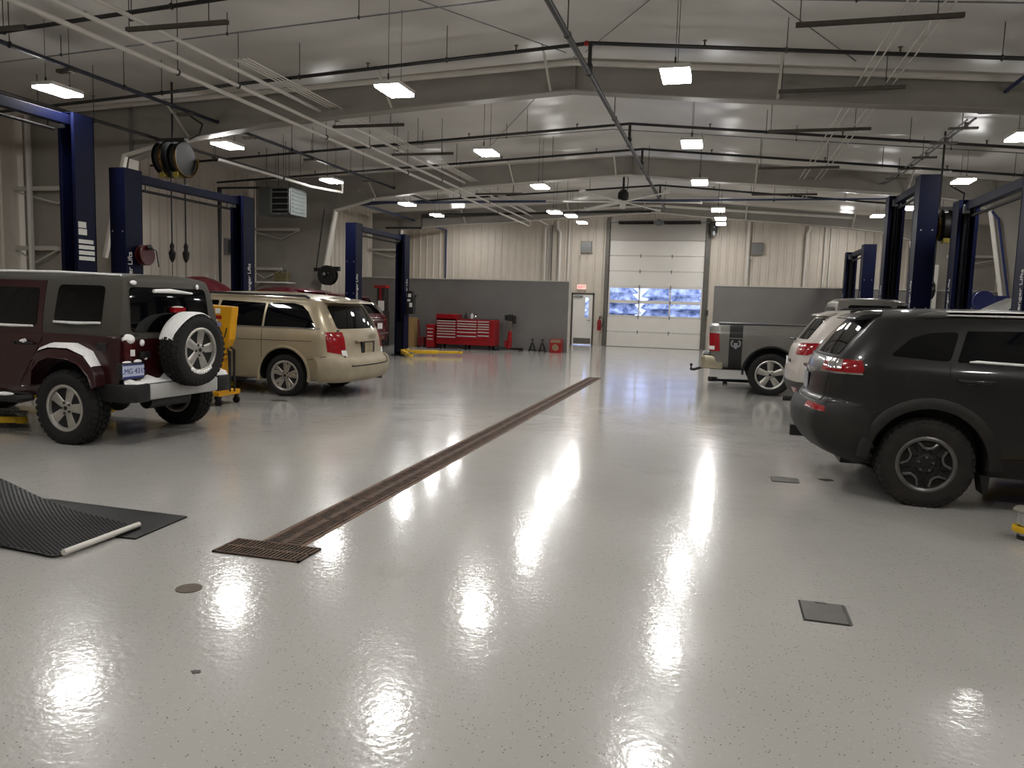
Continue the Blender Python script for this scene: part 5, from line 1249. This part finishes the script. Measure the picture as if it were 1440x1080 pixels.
# large ceiling fan
fan = thing('ceiling_fan', 'large white-bladed ceiling fan in front of the overhead door', 'fan', (-2.75, 21.3, 4.42))
mb = MB(); mb.cyl((0, 0, .30), (0, 0, .95), .03, n=10); mb.tube([(0, 0, .9), (.12, 0, .6), (.1, 0, .3)], .012, 6); mb.build('down_rod', DSTEEL, fan)
mb = MB(); mb.lathe([(.05, .0), (.13, .03), (.15, .12), (.14, .24), (.06, .33)], 20); mb.build('motor', BLACK, fan)
mb = MB(); mb.lathe([(.02, -.19), (.075, -.18), (.08, -.06), (.17, -.04), (.17, .01), (.05, .03)], 24); mb.build('hub', WHITE, fan)
for k in range(6):
    a = math.radians(8 + 60 * k)
    mb = MB(); mb.box(.15, 2.05, -.075, .075, -.012, .012); mb.box(2.05, 2.09, -.085, .085, -.03, .05)
    mb.xf(Matrix.Rotation(a, 4, 'Z') @ Matrix.Rotation(math.radians(10), 4, 'X')); mb.build('blade', WHITE, fan, smooth=0)

# unit heater high on the wall by the minivan lift
HTR = mat('heater_grey', '5b605e', .45, metal=.3, noise=.1, nscale=6)
uh = thing('unit_heater', 'grey louvred unit heater high on the wall beyond the minivan lift', 'heater', (-10.15, 16.6, 3.5))
mb = MB(); mb.box(-.55, .30, -.30, .42, .0, .64); mb.build('casing', HTR, uh, smooth=0, bevel=.012)
mb = MB()
for z0 in (.0, .6): mb.box(-.22, .28, -.335, -.30, z0, z0 + .04)
for x0 in (-.22, .24): mb.box(x0, x0 + .04, -.335, -.30, 0, .64)
mb.build('grille_frame', GALV, uh, smooth=0)
mb = MB(); mb.box(-.18, .24, -.302, -.296, .04, .6); mb.build('duct_opening', SEAM, uh, smooth=0)
for k in range(4):
    mb = MB(); mb.box(-.18, .24, -.35, -.29, .10 + k * .135, .125 + k * .135); mb.xf(Matrix.Identity(4)); mb.build('louver', GALV, uh, smooth=0)
mb = MB()
for k in range(6): mb.box(.302, .312, -.22, .34, .08 + k * .09, .11 + k * .09)
mb.build('side_grille', HTR, uh, smooth=0)
mb = MB()
for x, y in ((-.4, -.2), (.2, -.2), (-.4, .3), (.2, .3)): mb.cyl((x, y, .64), (x, y, 1.55), .008, n=5)
mb.build('hanger_rod', ROD, uh)
hang_pipe('gas_pipe', 'black gas pipe dropping down the wall beside the unit heater', 'pipe', [(-11.0, 16.9, 4.22), (-12.2, 16.9, 4.22), (-12.2, 16.9, 1.7), (-12.2, 16.9, 0.0)], .03, DSTEEL)
wbd = thing('wall_board', 'dark framed notice board on the ribbed wall under the unit heater', 'board', (-12.98, 19.9 - 1.6, 2.72))
mb = MB(); mb.box(-.08, .0, 0, .95, 0, .36); mb.build('panel', mat('board_dark', '33332f', .6, noise=.1, nscale=8), wbd, smooth=0)
mb = MB()
for (a, b, c, d) in ((-.03, .98, -.03, .0), (-.03, .98, .36, .39), (-.03, 0, 0, .36), (.95, .98, 0, .36)): mb.box(-.1, .02, a, b, c, d)
mb.build('frame', GALV, wbd, smooth=0)

# hose reels
BRZ = mat('bronze_reel', '5a4522', .22, metal=.85, noise=.4, nscale=9)
def hose_reels(name, label, loc, cords):
    t = thing(name, label, 'hose reel', loc)
    for k, xo in enumerate((-.13, .13)):
        mb = MB(); mb.lathe([(.03, -.075), (.27, -.085), (.285, -.07), (.285, -.055), (.10, -.05), (.10, .05), (.285, .055), (.285, .07), (.27, .085), (.03, .075)], 30, 'x', c=(xo, .05 * k, 0)); r_ = mb.build('reel', mat('reel_black', '0a0908', .6, noise=.3, nscale=14, spec=.15), t, smooth=35)
        mb = MB(); mb.lathe([(.11, -.05), (.25, -.045), (.25, .045), (.11, .05)], 24, 'x', c=(xo, .05 * k, 0), closed=True)
        mb.build('wound_hose', DSTEEL, r_, smooth=35)
        mb = MB(); mb.tube([(xo + .1, .05 * k + .30 * math.cos(a), .30 * math.sin(a)) for a in [math.radians(-200 + 14 * i) for i in range(16)]], .026, 6); mb.build('guard_arm', BRZ, t, smooth=40)
        mb = MB(); mb.box(xo - .05, xo + .07, -.12, .06, -.33, -.24); mb.build('hose_guide', mat('brass_guide', '8f8338', .35, metal=.5, noise=.2, nscale=9), t, smooth=0, bevel=.01)
    mb = MB(); mb.box(-.30, .28, -.06, .06, .29, .33); mb.cyl((.0, 0, .32), (.0, 0, .32 + cords[1]), .018); mb.tube([(.25, .1, .33), (.42, .15, .42), (.45, .2, .60), (.2, .2, .75)], .014, 6); mb.build('bracket', DSTEEL, t, smooth=30)
    for k, (dx, dy, L, m) in enumerate(cords[0]):
        mb = MB(); mb.tube([(dx, dy, -.22), (dx, dy, -L)], .012, 6); cd = mb.build('cord', BLACK, t)
        mb = MB(); mb.lathe([(.015, -.28), (.045, -.22), (.06, -.12), (.03, -.06), (.04, .0), (.012, .06)], 10, c=(dx, dy, -L + .28)); mb.cyl((dx, dy, -L), (dx, dy, -L - .45), .006, n=5); mb.build('cord_stop', BLACK, cd)
    return t
hose_reels('hose_reel', 'bronze and black hose reels hung above the minivan lift, two black cords dangling', (-9.22, 11.5, 3.88), ([(.0, -.05, 1.76, 0), (.20, .05, 1.76, 0)], .95))
hose_reels('hose_reel', 'bronze and black hose reels hung between the blue posts by the pickup', (3.75, 15.95, 3.25), ([(-.02, -.1, 1.35, 0)], 1.55))
t = thing('hose_reel', 'red hose reel beside the blue lift post behind the maroon vehicle', 'hose reel', (-8.74, 10.20, 2.10))
mb = MB(); mb.lathe([(.05, -.05), (.155, -.055), (.16, -.04), (.07, -.035), (.07, .035), (.16, .04), (.155, .055), (.05, .05)], 24, 'x', c=(.03, 0, .06)); mb.build('reel', mat('dark_red', '4a1014', .4, noise=.2, nscale=8), t, smooth=35)
mb = MB(); mb.cyl((-.08, 0, .06), (.07, 0, .06), .03); mb.sphere((.12, 0, .18), .045, 6); mb.tube([(.12, 0, .2), (.24, 0, .12), (.28, 0, -.12)], .009, 6); mb.build('hose', BLACK, t)
t = thing('hose_reel', 'round black hose reel by the roof column beyond the minivan', 'hose reel', (-10.42, 19.12, 2.2))
mb = MB(); mb.lathe([(.09, -.09), (.26, -.10), (.27, -.08), (.17, -.07), (.17, .07), (.27, .08), (.26, .10), (.09, .09)], 26, 'y', closed=True); mb.build('reel', BLACK, t, smooth=35)
mb = MB(); mb.box(-.40, -.2, -.05, .05, .10, .2); mb.box(.2, .36, -.05, .05, .12, .24); mb.box(-.12, .12, -.02, .1, -.06, .06); mb.cyl((-.35, 0, .15), (-.25, .25, 1.8), .015); mb.build('bracket', BLACK, t, smooth=0)
mb = MB(); mb.sphere((-.06, -.1, .03), .05, 8); mb.build('crank_hub', STEEL, t)
hang_pipe('white_pipe', 'slanted white pipe along the second column edge on the minivan side', 'pipe', [(-10.70, 19.38, 2.3), (-10.36, 19.38, 3.98), (-9.2, 19.38, 4.26)], .035, PVC)
hang_pipe('white_pipe', 'bent white pipe above the first roof column beyond the tall lift', 'pipe', [(-10.9, 11.75, 2.2), (-10.42, 11.75, 4.0), (-9.5, 11.75, 4.2)], .05, PVC)
hang_pipe('conduit', 'slanted blue conduit along the far column edge by the pickup lifts', 'conduit', [(5.62, 19.40, 3.92), (5.76, 19.40, 3.75), (6.18, 19.40, 1.6)], .025, BLUEP)
t = thing('hose_reel', 'dark blue hose reel low on the far column by the raised silver hood', 'hose reel', (5.55, 19.25, 1.95))
mb = MB(); mb.lathe([(.05, -.1), (.22, -.12), (.23, -.09), (.1, -.08), (.1, .08), (.23, .09), (.22, .12), (.05, .1)], 26, 'y'); mb.box(.18, .5, -.08, .08, -.05, .12); mb.build('reel', mat('reel_blue', '1b2250', .4, noise=.2, nscale=7), t, smooth=35)
# ------------------------------------------------------------------ floor fittings
IRON = mat('rusty_iron_grate', '57402f', .7, metal=.15, noise=.45, nscale=12, ncol='33251b')
RUST = mat('rusty_concrete_edge', '6b5342', .75, noise=.4, nscale=9, ncol='4a392d')
dr = thing('floor_drain', 'long rusty slotted floor drain running lengthwise down the aisle', 'drain', (-2.64, 10.6, 0))
mb = MB(); mb.box(-.155, .155, -6.35, 6.35, .0, .003); mb.build('drain_frame', RUST, dr, smooth=0)
mb = MB(); mb.box(-.125, .125, -6.33, 6.33, .003, .0036); mb.build('trough', SEAM, dr, smooth=0)
for k in range(21):
    y0 = -6.33 + 12.66 * k / 21; L = 12.66 / 21
    mb = MB()
    mb.box(-.125, -.105, y0, y0 + L - .012, .003, .008); mb.box(.105, .125, y0, y0 + L - .012, .003, .008); mb.box(-.025, .025, y0, y0 + L - .012, .003, .008)
    n = 17
    for q in range(n):
        yy = y0 + (L - .03) * q / (n - 1)
        mb.box(-.125, .125, yy, yy + .017, .003, .0075)
    mb.build('grate', IRON, dr, smooth=0)
gr = thing('floor_grate', 'rusty rectangular floor grate at the near end of the long drain', 'grate', (-2.655, 4.12, 0))
mb = MB(); mb.box(-.30, .30, -.135, .135, .0, .004); mb.build('pit', SEAM, gr, smooth=0)
mb = MB()
for (a, b, c, d) in ((-.30, .30, -.135, -.12), (-.30, .30, .12, .135), (-.30, .30, -.012, .012), (-.30, -.285, -.135, .135), (.285, .30, -.135, .135)): mb.box(a, b, c, d, .004, .011)
for q in range(22):
    x = -.285 + .57 * q / 21; mb.box(x - .006, x + .006, -.125, .125, .004, .010)
mb.build('grate_bars', IRON, gr, smooth=0)
co = thing('floor_cleanout', 'small round rusty cleanout cover near the drain grate', 'cover', (-2.69, 3.43, 0))
mb = MB(); mb.lathe([(.068, 0), (.068, .004), (.055, .006), (.001, .006)], 28); mb.build('cover', mat('brown_cover', '574d40', .7, noise=.2, nscale=14), co)
FBOX = mat('floor_box_lid', '6e6c68', .45, metal=.3, noise=.12, nscale=9)
def floor_box(x, y, w, d, label):
    t = thing('floor_box', label, 'floor box', (x, y, 0))
    mb = MB(); mb.box(-w - .01, w + .01, -d - .01, d + .01, 0, .003); mb.build('rim', DSTEEL, t, smooth=0)
    mb = MB(); mb.box(-w, w, -d, d, .003, .006); mb.build('lid', FBOX, t, smooth=0)
    mb = MB(); mb.box(-.03, .03, d - .012, d, .006, .009); mb.box(w + .003, w + .02, -d, d, .0, .004); mb.build('hinge', STEEL, t, smooth=0)
floor_box(.61, 4.24, .105, .135, 'square grey floor box lid alone on the open floor')
floor_box(.66, 7.58, .11, .10, 'square floor box lid close behind the dark grey crossover')
DIRT = mat('dark_floor_dirt', '3c3834', .5, noise=.3, nscale=10)
def smudge(x, y, rx, ry, label, a=0):
    mb = MB(); n = 18
    mb.prism([(rx * math.cos(2 * PI * i / n) * (1 + .25 * math.sin(i * 2.3)), ry * math.sin(2 * PI * i / n) * (1 + .3 * math.cos(i * 1.9))) for i in range(n)], 'xy', 0.0, .0025)
    o = mb.build('floor_cover', DIRT, None, smooth=0); o.location = (x, y, 0); o.rotation_euler = (0, 0, a)
    tag(o, label, 'cover')
smudge(-6.45, 10.35, .14, .07, 'small dark floor cover beside the minivan wheel')
smudge(1.05, 7.75, .06, .05, 'small dark spot cover close to the dark crossover bumper')
smudge(-2.05, 3.0 - .35, .02, .015, 'tiny dark speck cover on the open floor')

# rubber mats with a white tube
MATM = mat('diamond_rubber_mat', '0b0a0a', .38, noise=.2, nscale=12, spec=.3)
ft = thing('flat_rubber_mat', 'smooth black rubber mat lying flat under the studded mat', 'mat', (-4.05, 4.25, 0))
mb = MB(); mb.prism([(-.80, .34), (.47, .31), (.50, -.23), (-.05, -.26), (-.80, -.2)], 'xy', 0, .012); mb.build('mat_sheet', MATM, ft, smooth=0, bevel=.003)
sm = thing('studded_mat', 'black studded rubber mat with its end lifted, a white tube on one edge', 'mat', (-4.05, 4.1, 0))
# corners on the floor: (-3.70,4.18) (-3.72,3.57) near edge, sheet rises to the left
mb = MB(); nu, nv = 40, 24; rows = []
def mat_pt(u, v):
    x = -3.70 - 1.75 * u - .02 * v
    y = 4.22 - .66 * v + (.40 * u) * (1 - v) + .16 * u * v
    z = .018 + .20 * max(0, u - .30) ** 1.25 * (1 - .75 * v) + .012 * math.sin(u * 9) * u
    return Vector((x + 4.05, y - 4.1, z))
for i in range(nu + 1):
    rows.append([mb.bm.verts.new(mat_pt(i / nu, j / nv)) for j in range(nv + 1)])
for i in range(nu):
    for j in range(nv): mb.bm.faces.new((rows[i][j], rows[i + 1][j], rows[i + 1][j + 1], rows[i][j + 1]))
bmesh.ops.solidify(mb.bm, geom=mb.bm.faces[:], thickness=-.010)
for i in range(60):
    for j in range(26):
        u = (i + .5) / 60; v = (j + .5 + (.5 if i % 2 else 0)) / 26.6
        p = mat_pt(u, v); q = .0085
        d = Vector(((1 if (i + j) % 2 else .5), (.5 if (i + j) % 2 else 1), 0)) * .010
        e = Vector((-d.y, d.x, 0)) * .45
        mb._add([p - d, p + e, p + d, p - e, p + Vector((0, 0, q))], ((0, 1, 4), (1, 2, 4), (2, 3, 4), (3, 0, 4)))
mb.build('mat_sheet', MATM, sm, smooth=35)
mb = MB(); mb.cyl((.36, -.50, .032), (.355, .12, .032), .019, n=14); mb.cyl((.357, -.12, .032), (.357, -.10, .032), .0205, n=14); mb.build('edge_tube', PVC, sm)

# ------------------------------------------------------------------ shop equipment
yc = thing('service_cart', 'yellow wheeled service cart with stickers between the maroon vehicle and minivan', 'cart', (-6.92, 9.62, 0))
YC = mat('orange_yellow_paint', 'cf9410', .4, noise=.15, nscale=5)
mb = MB(); mb.prism([(-.22, .92), (-.17, .82), (.10, .82), (.16, .95), (.22, 1.42), (-.24, 1.44)], 'xz', -.08, .08); mb.build('panel', YC, yc, smooth=0, bevel=.01)
mb = MB(); mb.box(-.10, .06, -.06, .06, .22, .84); mb.box(-.13, .10, -.075, .075, .74, .80); mb.box(-.13, .10, -.075, .075, .68, .72); mb.box(-.24, -.10, -.05, .05, .25, .45); mb.build('column', YC, yc, smooth=0, bevel=.008)
mb = MB(); mb.box(-.30, .10, -.22, .28, .14, .21); mb.box(.02, .12, -.2, -.1, .2, .24); mb.build('base', YC, yc, smooth=0, bevel=.01)
for x in (-.26, .06):
    for y in (-.18, .24):
        mb = MB(); mb.cyl((x, y - .02, .05), (x, y + .02, .05), .05, n=16); mb.box(x - .015, x + .015, y - .03, y + .03, .05, .15); mb.build('caster', RUBBER, yc)
for (x0, x1, z0, z1, m) in ((-.05, .03, 1.32, 1.39, PAPER), (-.05, .05, 1.24, 1.29, RED), (-.10, .04, 1.13, 1.20, mat('lilac_label', '8a86a8', .6, noise=.1, nscale=20)), (-.07, .03, .99, 1.09, SEAM), (-.09, .08, .92, .95, RED), (-.06, -.02, 1.21, 1.235, PAPER)):
    mb = MB(); mb.box(x0, x1, -.086, -.079, z0, z1); mb.build('sticker', m, yc, smooth=0)
mb = MB(); mb.tube([(.16, 0, 1.2), (.13, -.09, 1.1), (.10, -.09, .98)], .008, 6); mb.build('cord_loop', BLACK, yc)
mb = MB(); mb.tube([(.10, -.03, .8), (.14, -.03, .78), (.14, -.03, .2)], .014, 6); mb.tube([(.12, .02, .84), (.18, .02, .8), (.18, .02, .2)], .014, 6); mb.build('hose', BLACK, yc)

PULL = mat('bright_drawer_pull', 'c9c4c0', .35, metal=.3, noise=.1, nscale=10)
def drawers(t, x0, x1, y, zs, trims=True):
    for z0, z1 in zip(zs, zs[1:]):
        mb = MB(); mb.box(x0, x1, y - .02, y, z0 + .006, z1 - .006); d = mb.build('drawer', RED, t, smooth=0, bevel=.004)
        mb = MB(); mb.box(x0 + .01, x1 - .01, y - .034, y - .02, z1 - .040, z1 - .006); mb.build('drawer_pull', PULL, d, smooth=0)
tc = thing('tool_chest', 'wide red rolling tool chest with rows of bright drawer pulls', 'tool chest', (-8.95, 24.65, 0))
mb = MB(); mb.box(-.38, 1.68, 0, .60, .15, 1.02); mb.build('cabinet', RED, tc, smooth=0, bevel=.01)
mb = MB(); mb.box(-.40, .33, 0, .60, .95, 1.17); mb.build('raised_lid', RED, tc, smooth=0, bevel=.012)
drawers(tc, -.36, .32, 0, (.30, .42, .52, .61, .70, .79, .88, .96))
drawers(tc, .36, 1.06, 0, (.34, .47, .60, .71, .80, .88, .97))
drawers(tc, 1.09, 1.50, 0, (.34, .50, .62, .72, .80, .88, .97))
mb = MB(); mb.box(.36, 1.66, .01, .59, 1.02, 1.035); mb.build('work_top', BLACK, tc, smooth=0)
for x in (-.25, .65, 1.5):
    for y in (.08, .5):
        mb = MB(); mb.cyl((x - .02, y, .06), (x + .02, y, .06), .06, n=14); mb.box(x - .03, x + .03, y - .03, y + .03, .06, .16); mb.build('caster', RUBBER, tc)
for k, (x, h, m, l) in enumerate(((.58, .16, DSTEEL, 'dark'), (.80, .20, PAPER, 'white'), (.95, .14, CHROME, 'silver'))):
    t = thing('bottle', l + ' bottle standing on the red tool chest', 'bottle', (-8.95 + x, 24.9, 1.035)); mb = MB()
    mb.lathe([(.05, 0), (.05, h * .6), (.02, h * .8), (.02, h), (.001, h)], 14); mb.build('body', m, t)
    mb = MB(); mb.cyl((0, 0, h), (0, 0, h + .03), .022); mb.build('cap', BLACK, t)
sc = thing('tool_cabinet', 'small red tool cabinet beside the wide red tool chest', 'tool cabinet', (-9.50, 24.55, 0))
mb = MB(); mb.box(-.16, .13, 0, .5, .03, .78); mb.box(-.17, .14, -.01, .51, .72, .80); mb.build('cabinet', RED, sc, smooth=0, bevel=.01)
drawers(sc, -.12, .10, 0, (.22, .33, .44, .56, .68))
mb = MB(); mb.box(-.14, .12, .05, .45, 0, .03); mb.build('base', BLACK, sc, smooth=0)
tj = thing('transmission_jack', 'red transmission jack with a black saddle in front of the dark partition', 'jack', (-6.85, 25.0, 0))
mb = MB()
for a in (20, 160, 200, 340): mb.box(0, .48, -.04, .04, .05, .11, mtx=Matrix.Rotation(math.radians(a), 4, 'Z'))
for a in (20, 160, 200, 340): mb.cyl((.44 * math.cos(math.radians(a)), .44 * math.sin(math.radians(a)) - .02, .04), (.44 * math.cos(math.radians(a)), .44 * math.sin(math.radians(a)) + .02, .04), .04, n=12)
mb.build('base', BLACK, tj)
mb = MB(); mb.cyl((0, 0, .08), (0.03, 0, .66), .085, .07, n=16); mb.box(-.14, -.04, -.05, .05, .08, .35); mb.build('cylinder', RED, tj)
mb = MB(); mb.cyl((.03, 0, .66), (.03, 0, 1.0), .025, n=10); mb.build('ram', CHROME, tj)
mb = MB(); mb.box(-.10, .18, -.12, .12, 1.0, 1.05); mb.box(-.16, -.10, -.1, .1, 1.02, 1.2); mb.box(.14, .2, -.1, .1, .98, 1.18); mb.box(-.06, .12, -.05, .05, 1.05, 1.22); mb.box(.10, .22, -.02, .02, .92, 1.0); mb.build('saddle', BLACK, tj, smooth=0, bevel=.01)
for k, (x, y) in enumerate(((-6.08, 25.15), (-5.72, 25.1))):
    js = thing('jack_stand', 'black jack stand ' + ('nearer the transmission jack' if k == 0 else 'nearer the red box'), 'jack stand', (x, y, 0))
    mb = MB()
    for a in (45, 135, 225, 315):
        c, s_ = math.cos(math.radians(a)), math.sin(math.radians(a)); mb.tube([(.15 * c, .15 * s_, 0), (.04 * c, .04 * s_, .26)], .018, 6)
    mb.lathe([(.13, .05), (.15, .05), (.15, .07), (.13, .07)], 4, closed=True); mb.box(-.05, .05, -.05, .05, .24, .29); mb.build('frame', BLACK, js)
    mb = MB(); mb.cyl((0, 0, .26), (0, 0, .40), .022); mb.box(-.045, .045, -.03, .03, .39, .43); mb.build('ratchet_post', DSTEEL, js)
rb = thing('oil_box', 'small red box with a pale round label at the end of the dark partition', 'box', (-5.25, 25.12, 0))
mb = MB(); mb.box(-.20, .20, -.15, .15, 0, .46); mb.build('carton', RED, rb, smooth=0, bevel=.01)
mb = MB(); mb.cyl((0, -.156, .18), (0, -.15, .18), .11, n=20); mb.box(-.17, .17, -.155, -.15, .34, .44); mb.build('label', mat('tan_label', '8c7a5c', .6, noise=.3, nscale=14), rb, smooth=0)
cbx = thing('cardboard_box', 'tall brown cardboard box standing behind the blue lift post', 'box', (-10.30, 24.75, 0))
mb = MB(); mb.box(-.22, .16, -.15, .25, 0, 1.0); mb.build('carton', mat('cardboard', '8f7448', .8, noise=.1, nscale=6), cbx, smooth=0, bevel=.006)
mb = MB(); mb.box(-.22, .16, -.04, .04, 1.0, 1.003); mb.build('tape', mat('tape', '9c8660', .4, noise=.05, nscale=5), cbx, smooth=0)
fj = thing('floor_jack', 'red floor jack standing upright beside the cardboard box', 'jack', (-9.95, 24.9, 0))
mb = MB(); mb.box(-.12, .12, -.12, .12, .05, .35); mb.cyl((-.1, 0, .3), (-.14, 0, .95), .025); mb.build('body', mat('dull_red', '6d1216', .5, noise=.25, nscale=8), fj, smooth=0, bevel=.02)
mb = MB()
for x in (-.1, .1): mb.cyl((x - .02, -.08, .05), (x + .02, -.08, .05), .05); mb.cyl((x - .02, .1, .05), (x + .02, .1, .05), .05)
mb.build('wheels', BLACK, fj)
sm_ = thing('service_machine', 'red and black service machine by the partition beyond the wine red crossover', 'machine', (-11.4, 24.6, 0))
mb = MB(); mb.box(-.25, .25, -.25, .25, 0, 1.2); mb.box(-.06, .25, -.15, .15, 1.2, 2.0); mb.build('cabinet', mat('machine_dark', '2a2422', .5, noise=.2, nscale=6), sm_, smooth=0, bevel=.02)
mb = MB(); mb.box(.0, .22, -.17, -.15, 1.05, 1.55); mb.build('white_panel', PAPER, sm_, smooth=0)
mb = MB(); mb.box(-.15, .28, -.18, .18, 1.98, 2.08); mb.box(.05, .12, -.18, -.15, 1.55, 1.98); mb.build('red_hood', RED, sm_, smooth=0, bevel=.01)
fe = thing('fire_extinguisher', 'red fire extinguisher hung beside the walk-in door', 'fire extinguisher', (-4.72, 30.84, .62))
mb = MB(); mb.lathe([(.07, 0), (.08, .02), (.08, .36), (.05, .43), (.02, .45)], 18); mb.build('cylinder', RED, fe)
mb = MB(); mb.lathe([(.02, .45), (.025, .52), (.001, .53)], 12); mb.box(-.02, .10, -.015, .015, .52, .545); mb.box(-.02, .12, -.015, .015, .56, .58); mb.build('valve', BLACK, fe)
mb = MB(); mb.tube([(.02, 0, .5), (.14, 0, .48), (.15, -.02, .3), (.10, -.02, .12)], .012, 6); mb.build('hose', BLACK, fe)
ex = thing('exit_sign', 'small white exit sign with red EXIT lettering above the walk-in door', 'exit sign', (-5.50, 30.90, 2.24))
mb = MB(); mb.box(-.18, .18, -.05, .03, 0, .19); mb.build('housing', mat('lit_sign_white', 'e8c4bc', .5, emit=.55, noise=.03, nscale=4), ex, smooth=0, bevel=.01)
EXR = mat('exit_red', 'd83a3a', .5, emit=1.0, noise=.02, nscale=3)
text_mesh('lettering', 'EXIT', .14, EXR, ex, face_mtx((0, -.052, .095), (1, 0, 0), (0, 0, 1)), .002)
VENT = mat('vent_grey', '77726a', .5, metal=.2, noise=.1, nscale=8)
for k, (x, w) in enumerate(((-5.38, 'above the walk-in door'), (1.17, 'above the pickup bed'))):
    v = thing('wall_vent', 'square grey louvred wall vent high on the end wall ' + w, 'vent', (x, 30.90, 3.70))
    mb = MB(); mb.box(-.22, .22, -.02, .04, 0, .46); mb.build('housing', VENT, v, smooth=0)
    mb = MB()
    for q in range(7): mb.box(-.18, .18, -.04, -.02, .05 + q * .055, .075 + q * .055)
    mb.build('louver_slats', GALV, v, smooth=0)
    bx = thing('junction_box', 'small pale junction box under the wall vent ' + w, 'box', (x - .25, 30.9, 3.5)); mb = MB(); mb.box(-.05, .05, -.06, .095, 0, .12); mb.build('housing', PVC, bx, smooth=0, bevel=.01); mb = MB(); mb.box(-.03, .03, -.07, -.06, .02, .10); mb.build('cover', GALV, bx, smooth=0)
op = thing('door_operator', 'dark overhead door motor beside the top corner of the overhead door', 'motor', (-.46, 30.70, 4.38))
mb = MB(); mb.box(-.14, .14, -.16, .18, .12, .52); mb.build('housing', BLACK, op, smooth=0, bevel=.02)
mb = MB(); mb.cyl((0, -.1, .0), (0, -.1, .16), .09, n=14); mb.sphere((0, -.18, .30), .06, 8); mb.build('gear_motor', GALV, op)
ds = thing('door_button', 'small dark push-button box beside the overhead door', 'switch', (-.55, 30.9, 1.35)); mb = MB(); mb.box(-.05, .05, -.05, .06, 0, .2); mb.build('housing', BLACK, ds, smooth=0, bevel=.008)
mb = MB(); mb.cyl((0, -.06, .06), (0, -.05, .06), .02); mb.cyl((0, -.06, .14), (0, -.05, .14), .02); mb.build('buttons', GALV, ds)
wp = thing('wall_panel', 'pale tall panel on the end wall between the blue posts', 'panel', (6.0, 26.34, 1.75)); mb = MB(); mb.box(-.32, .32, -.05, .05, 0, 1.4); mb.build('door', WHITE, wp, smooth=0, bevel=.01); mb = MB(); mb.box(.22, .26, -.08, -.05, .6, .8); mb.build('latch', DSTEEL, wp, smooth=0)
# grease drum on a shelf by the far column
wsh = thing('wall_shelf', 'pale wall shelf by the column beyond the minivan', 'shelf', (-12.0, 19.0, 1.95)); mb = MB(); mb.box(-.9, .5, -.2, .3, 0, .04); mb.prism([(-.9, 0), (-.4, 0), (-.9, -.35)], 'xz', -.05, -.01); mb.prism([(-.9, 0), (.4, 0), (-.9, -.35)], 'xz', .2, .24); mb.build('board', WHITE, wsh, smooth=0)
cn = thing('oil_can', 'olive can on the pale wall shelf beyond the minivan', 'can', (-11.75, 19.0, 1.99)); mb = MB(); mb.box(-.2, .2, -.1, .1, 0, .25); mb.cyl((.1, 0, .25), (.1, 0, .3), .03); mb.build('body', mat('olive_can', '6a6242', .5, noise=.25, nscale=10), cn, smooth=0, bevel=.015); mb = MB(); mb.cyl((.1, 0, .3), (.1, 0, .32), .035); mb.build('cap', BLACK, cn)
# roof-rack bits: green battery boxes beyond the pickup cab
# ------------------------------------------------------------------ world, camera, exposure
sc_ = bpy.context.scene
w = bpy.data.worlds.new('dusk_sky'); sc_.world = w; w.use_nodes = True
bg = w.node_tree.nodes['Background']; bg.inputs['Color'].default_value = (0.42, 0.52, 0.92, 1); bg.inputs['Strength'].default_value = SKY
cam = bpy.data.cameras.new('camera'); co_ = bpy.data.objects.new('camera', cam); C.objects.link(co_)
F = 1082.0; VPX, VPY, ROLL = 1015.0, 436.0, 0.030
cam.sensor_fit = 'HORIZONTAL'; cam.sensor_width = 36; cam.lens = F / 1440 * 36; cam.clip_end = 300; cam.clip_start = .05
# the viewing direction follows from where the hall's length and its uprights point
Yc = Vector(((VPX - 720) / F, (VPY - 540) / F, 1)).normalized()
D = Vector((-ROLL, 1, 0)); D.z = -(D.x * Yc.x + D.y * Yc.y) / Yc.z; D.normalize()
Xc = D.cross(Yc)
R = Matrix((Xc, Yc, -D))          # world = R @ camera(x right, y down, z forward)
cols = (R @ Vector((1, 0, 0)), R @ Vector((0, -1, 0)), R @ Vector((0, 0, -1)))
M = Matrix(cols).transposed().to_4x4(); M.translation = (0, 0, 1.58)
co_.matrix_world = M
sc_.camera = co_
vs = sc_.view_settings; vs.view_transform = 'Standard'; vs.look = 'None'; vs.exposure = EXPO; vs.gamma = 1.0; vs.use_curve_mapping = False
sc_.cycles.max_bounces = 8; sc_.cycles.diffuse_bounces = 4; sc_.cycles.glossy_bounces = 4; sc_.cycles.transmission_bounces = 6
sc_.cycles.sample_clamp_indirect = 6.0
sc_.cycles.use_denoising = True
sc_.cycles.caustics_reflective = False; sc_.cycles.caustics_refractive = False
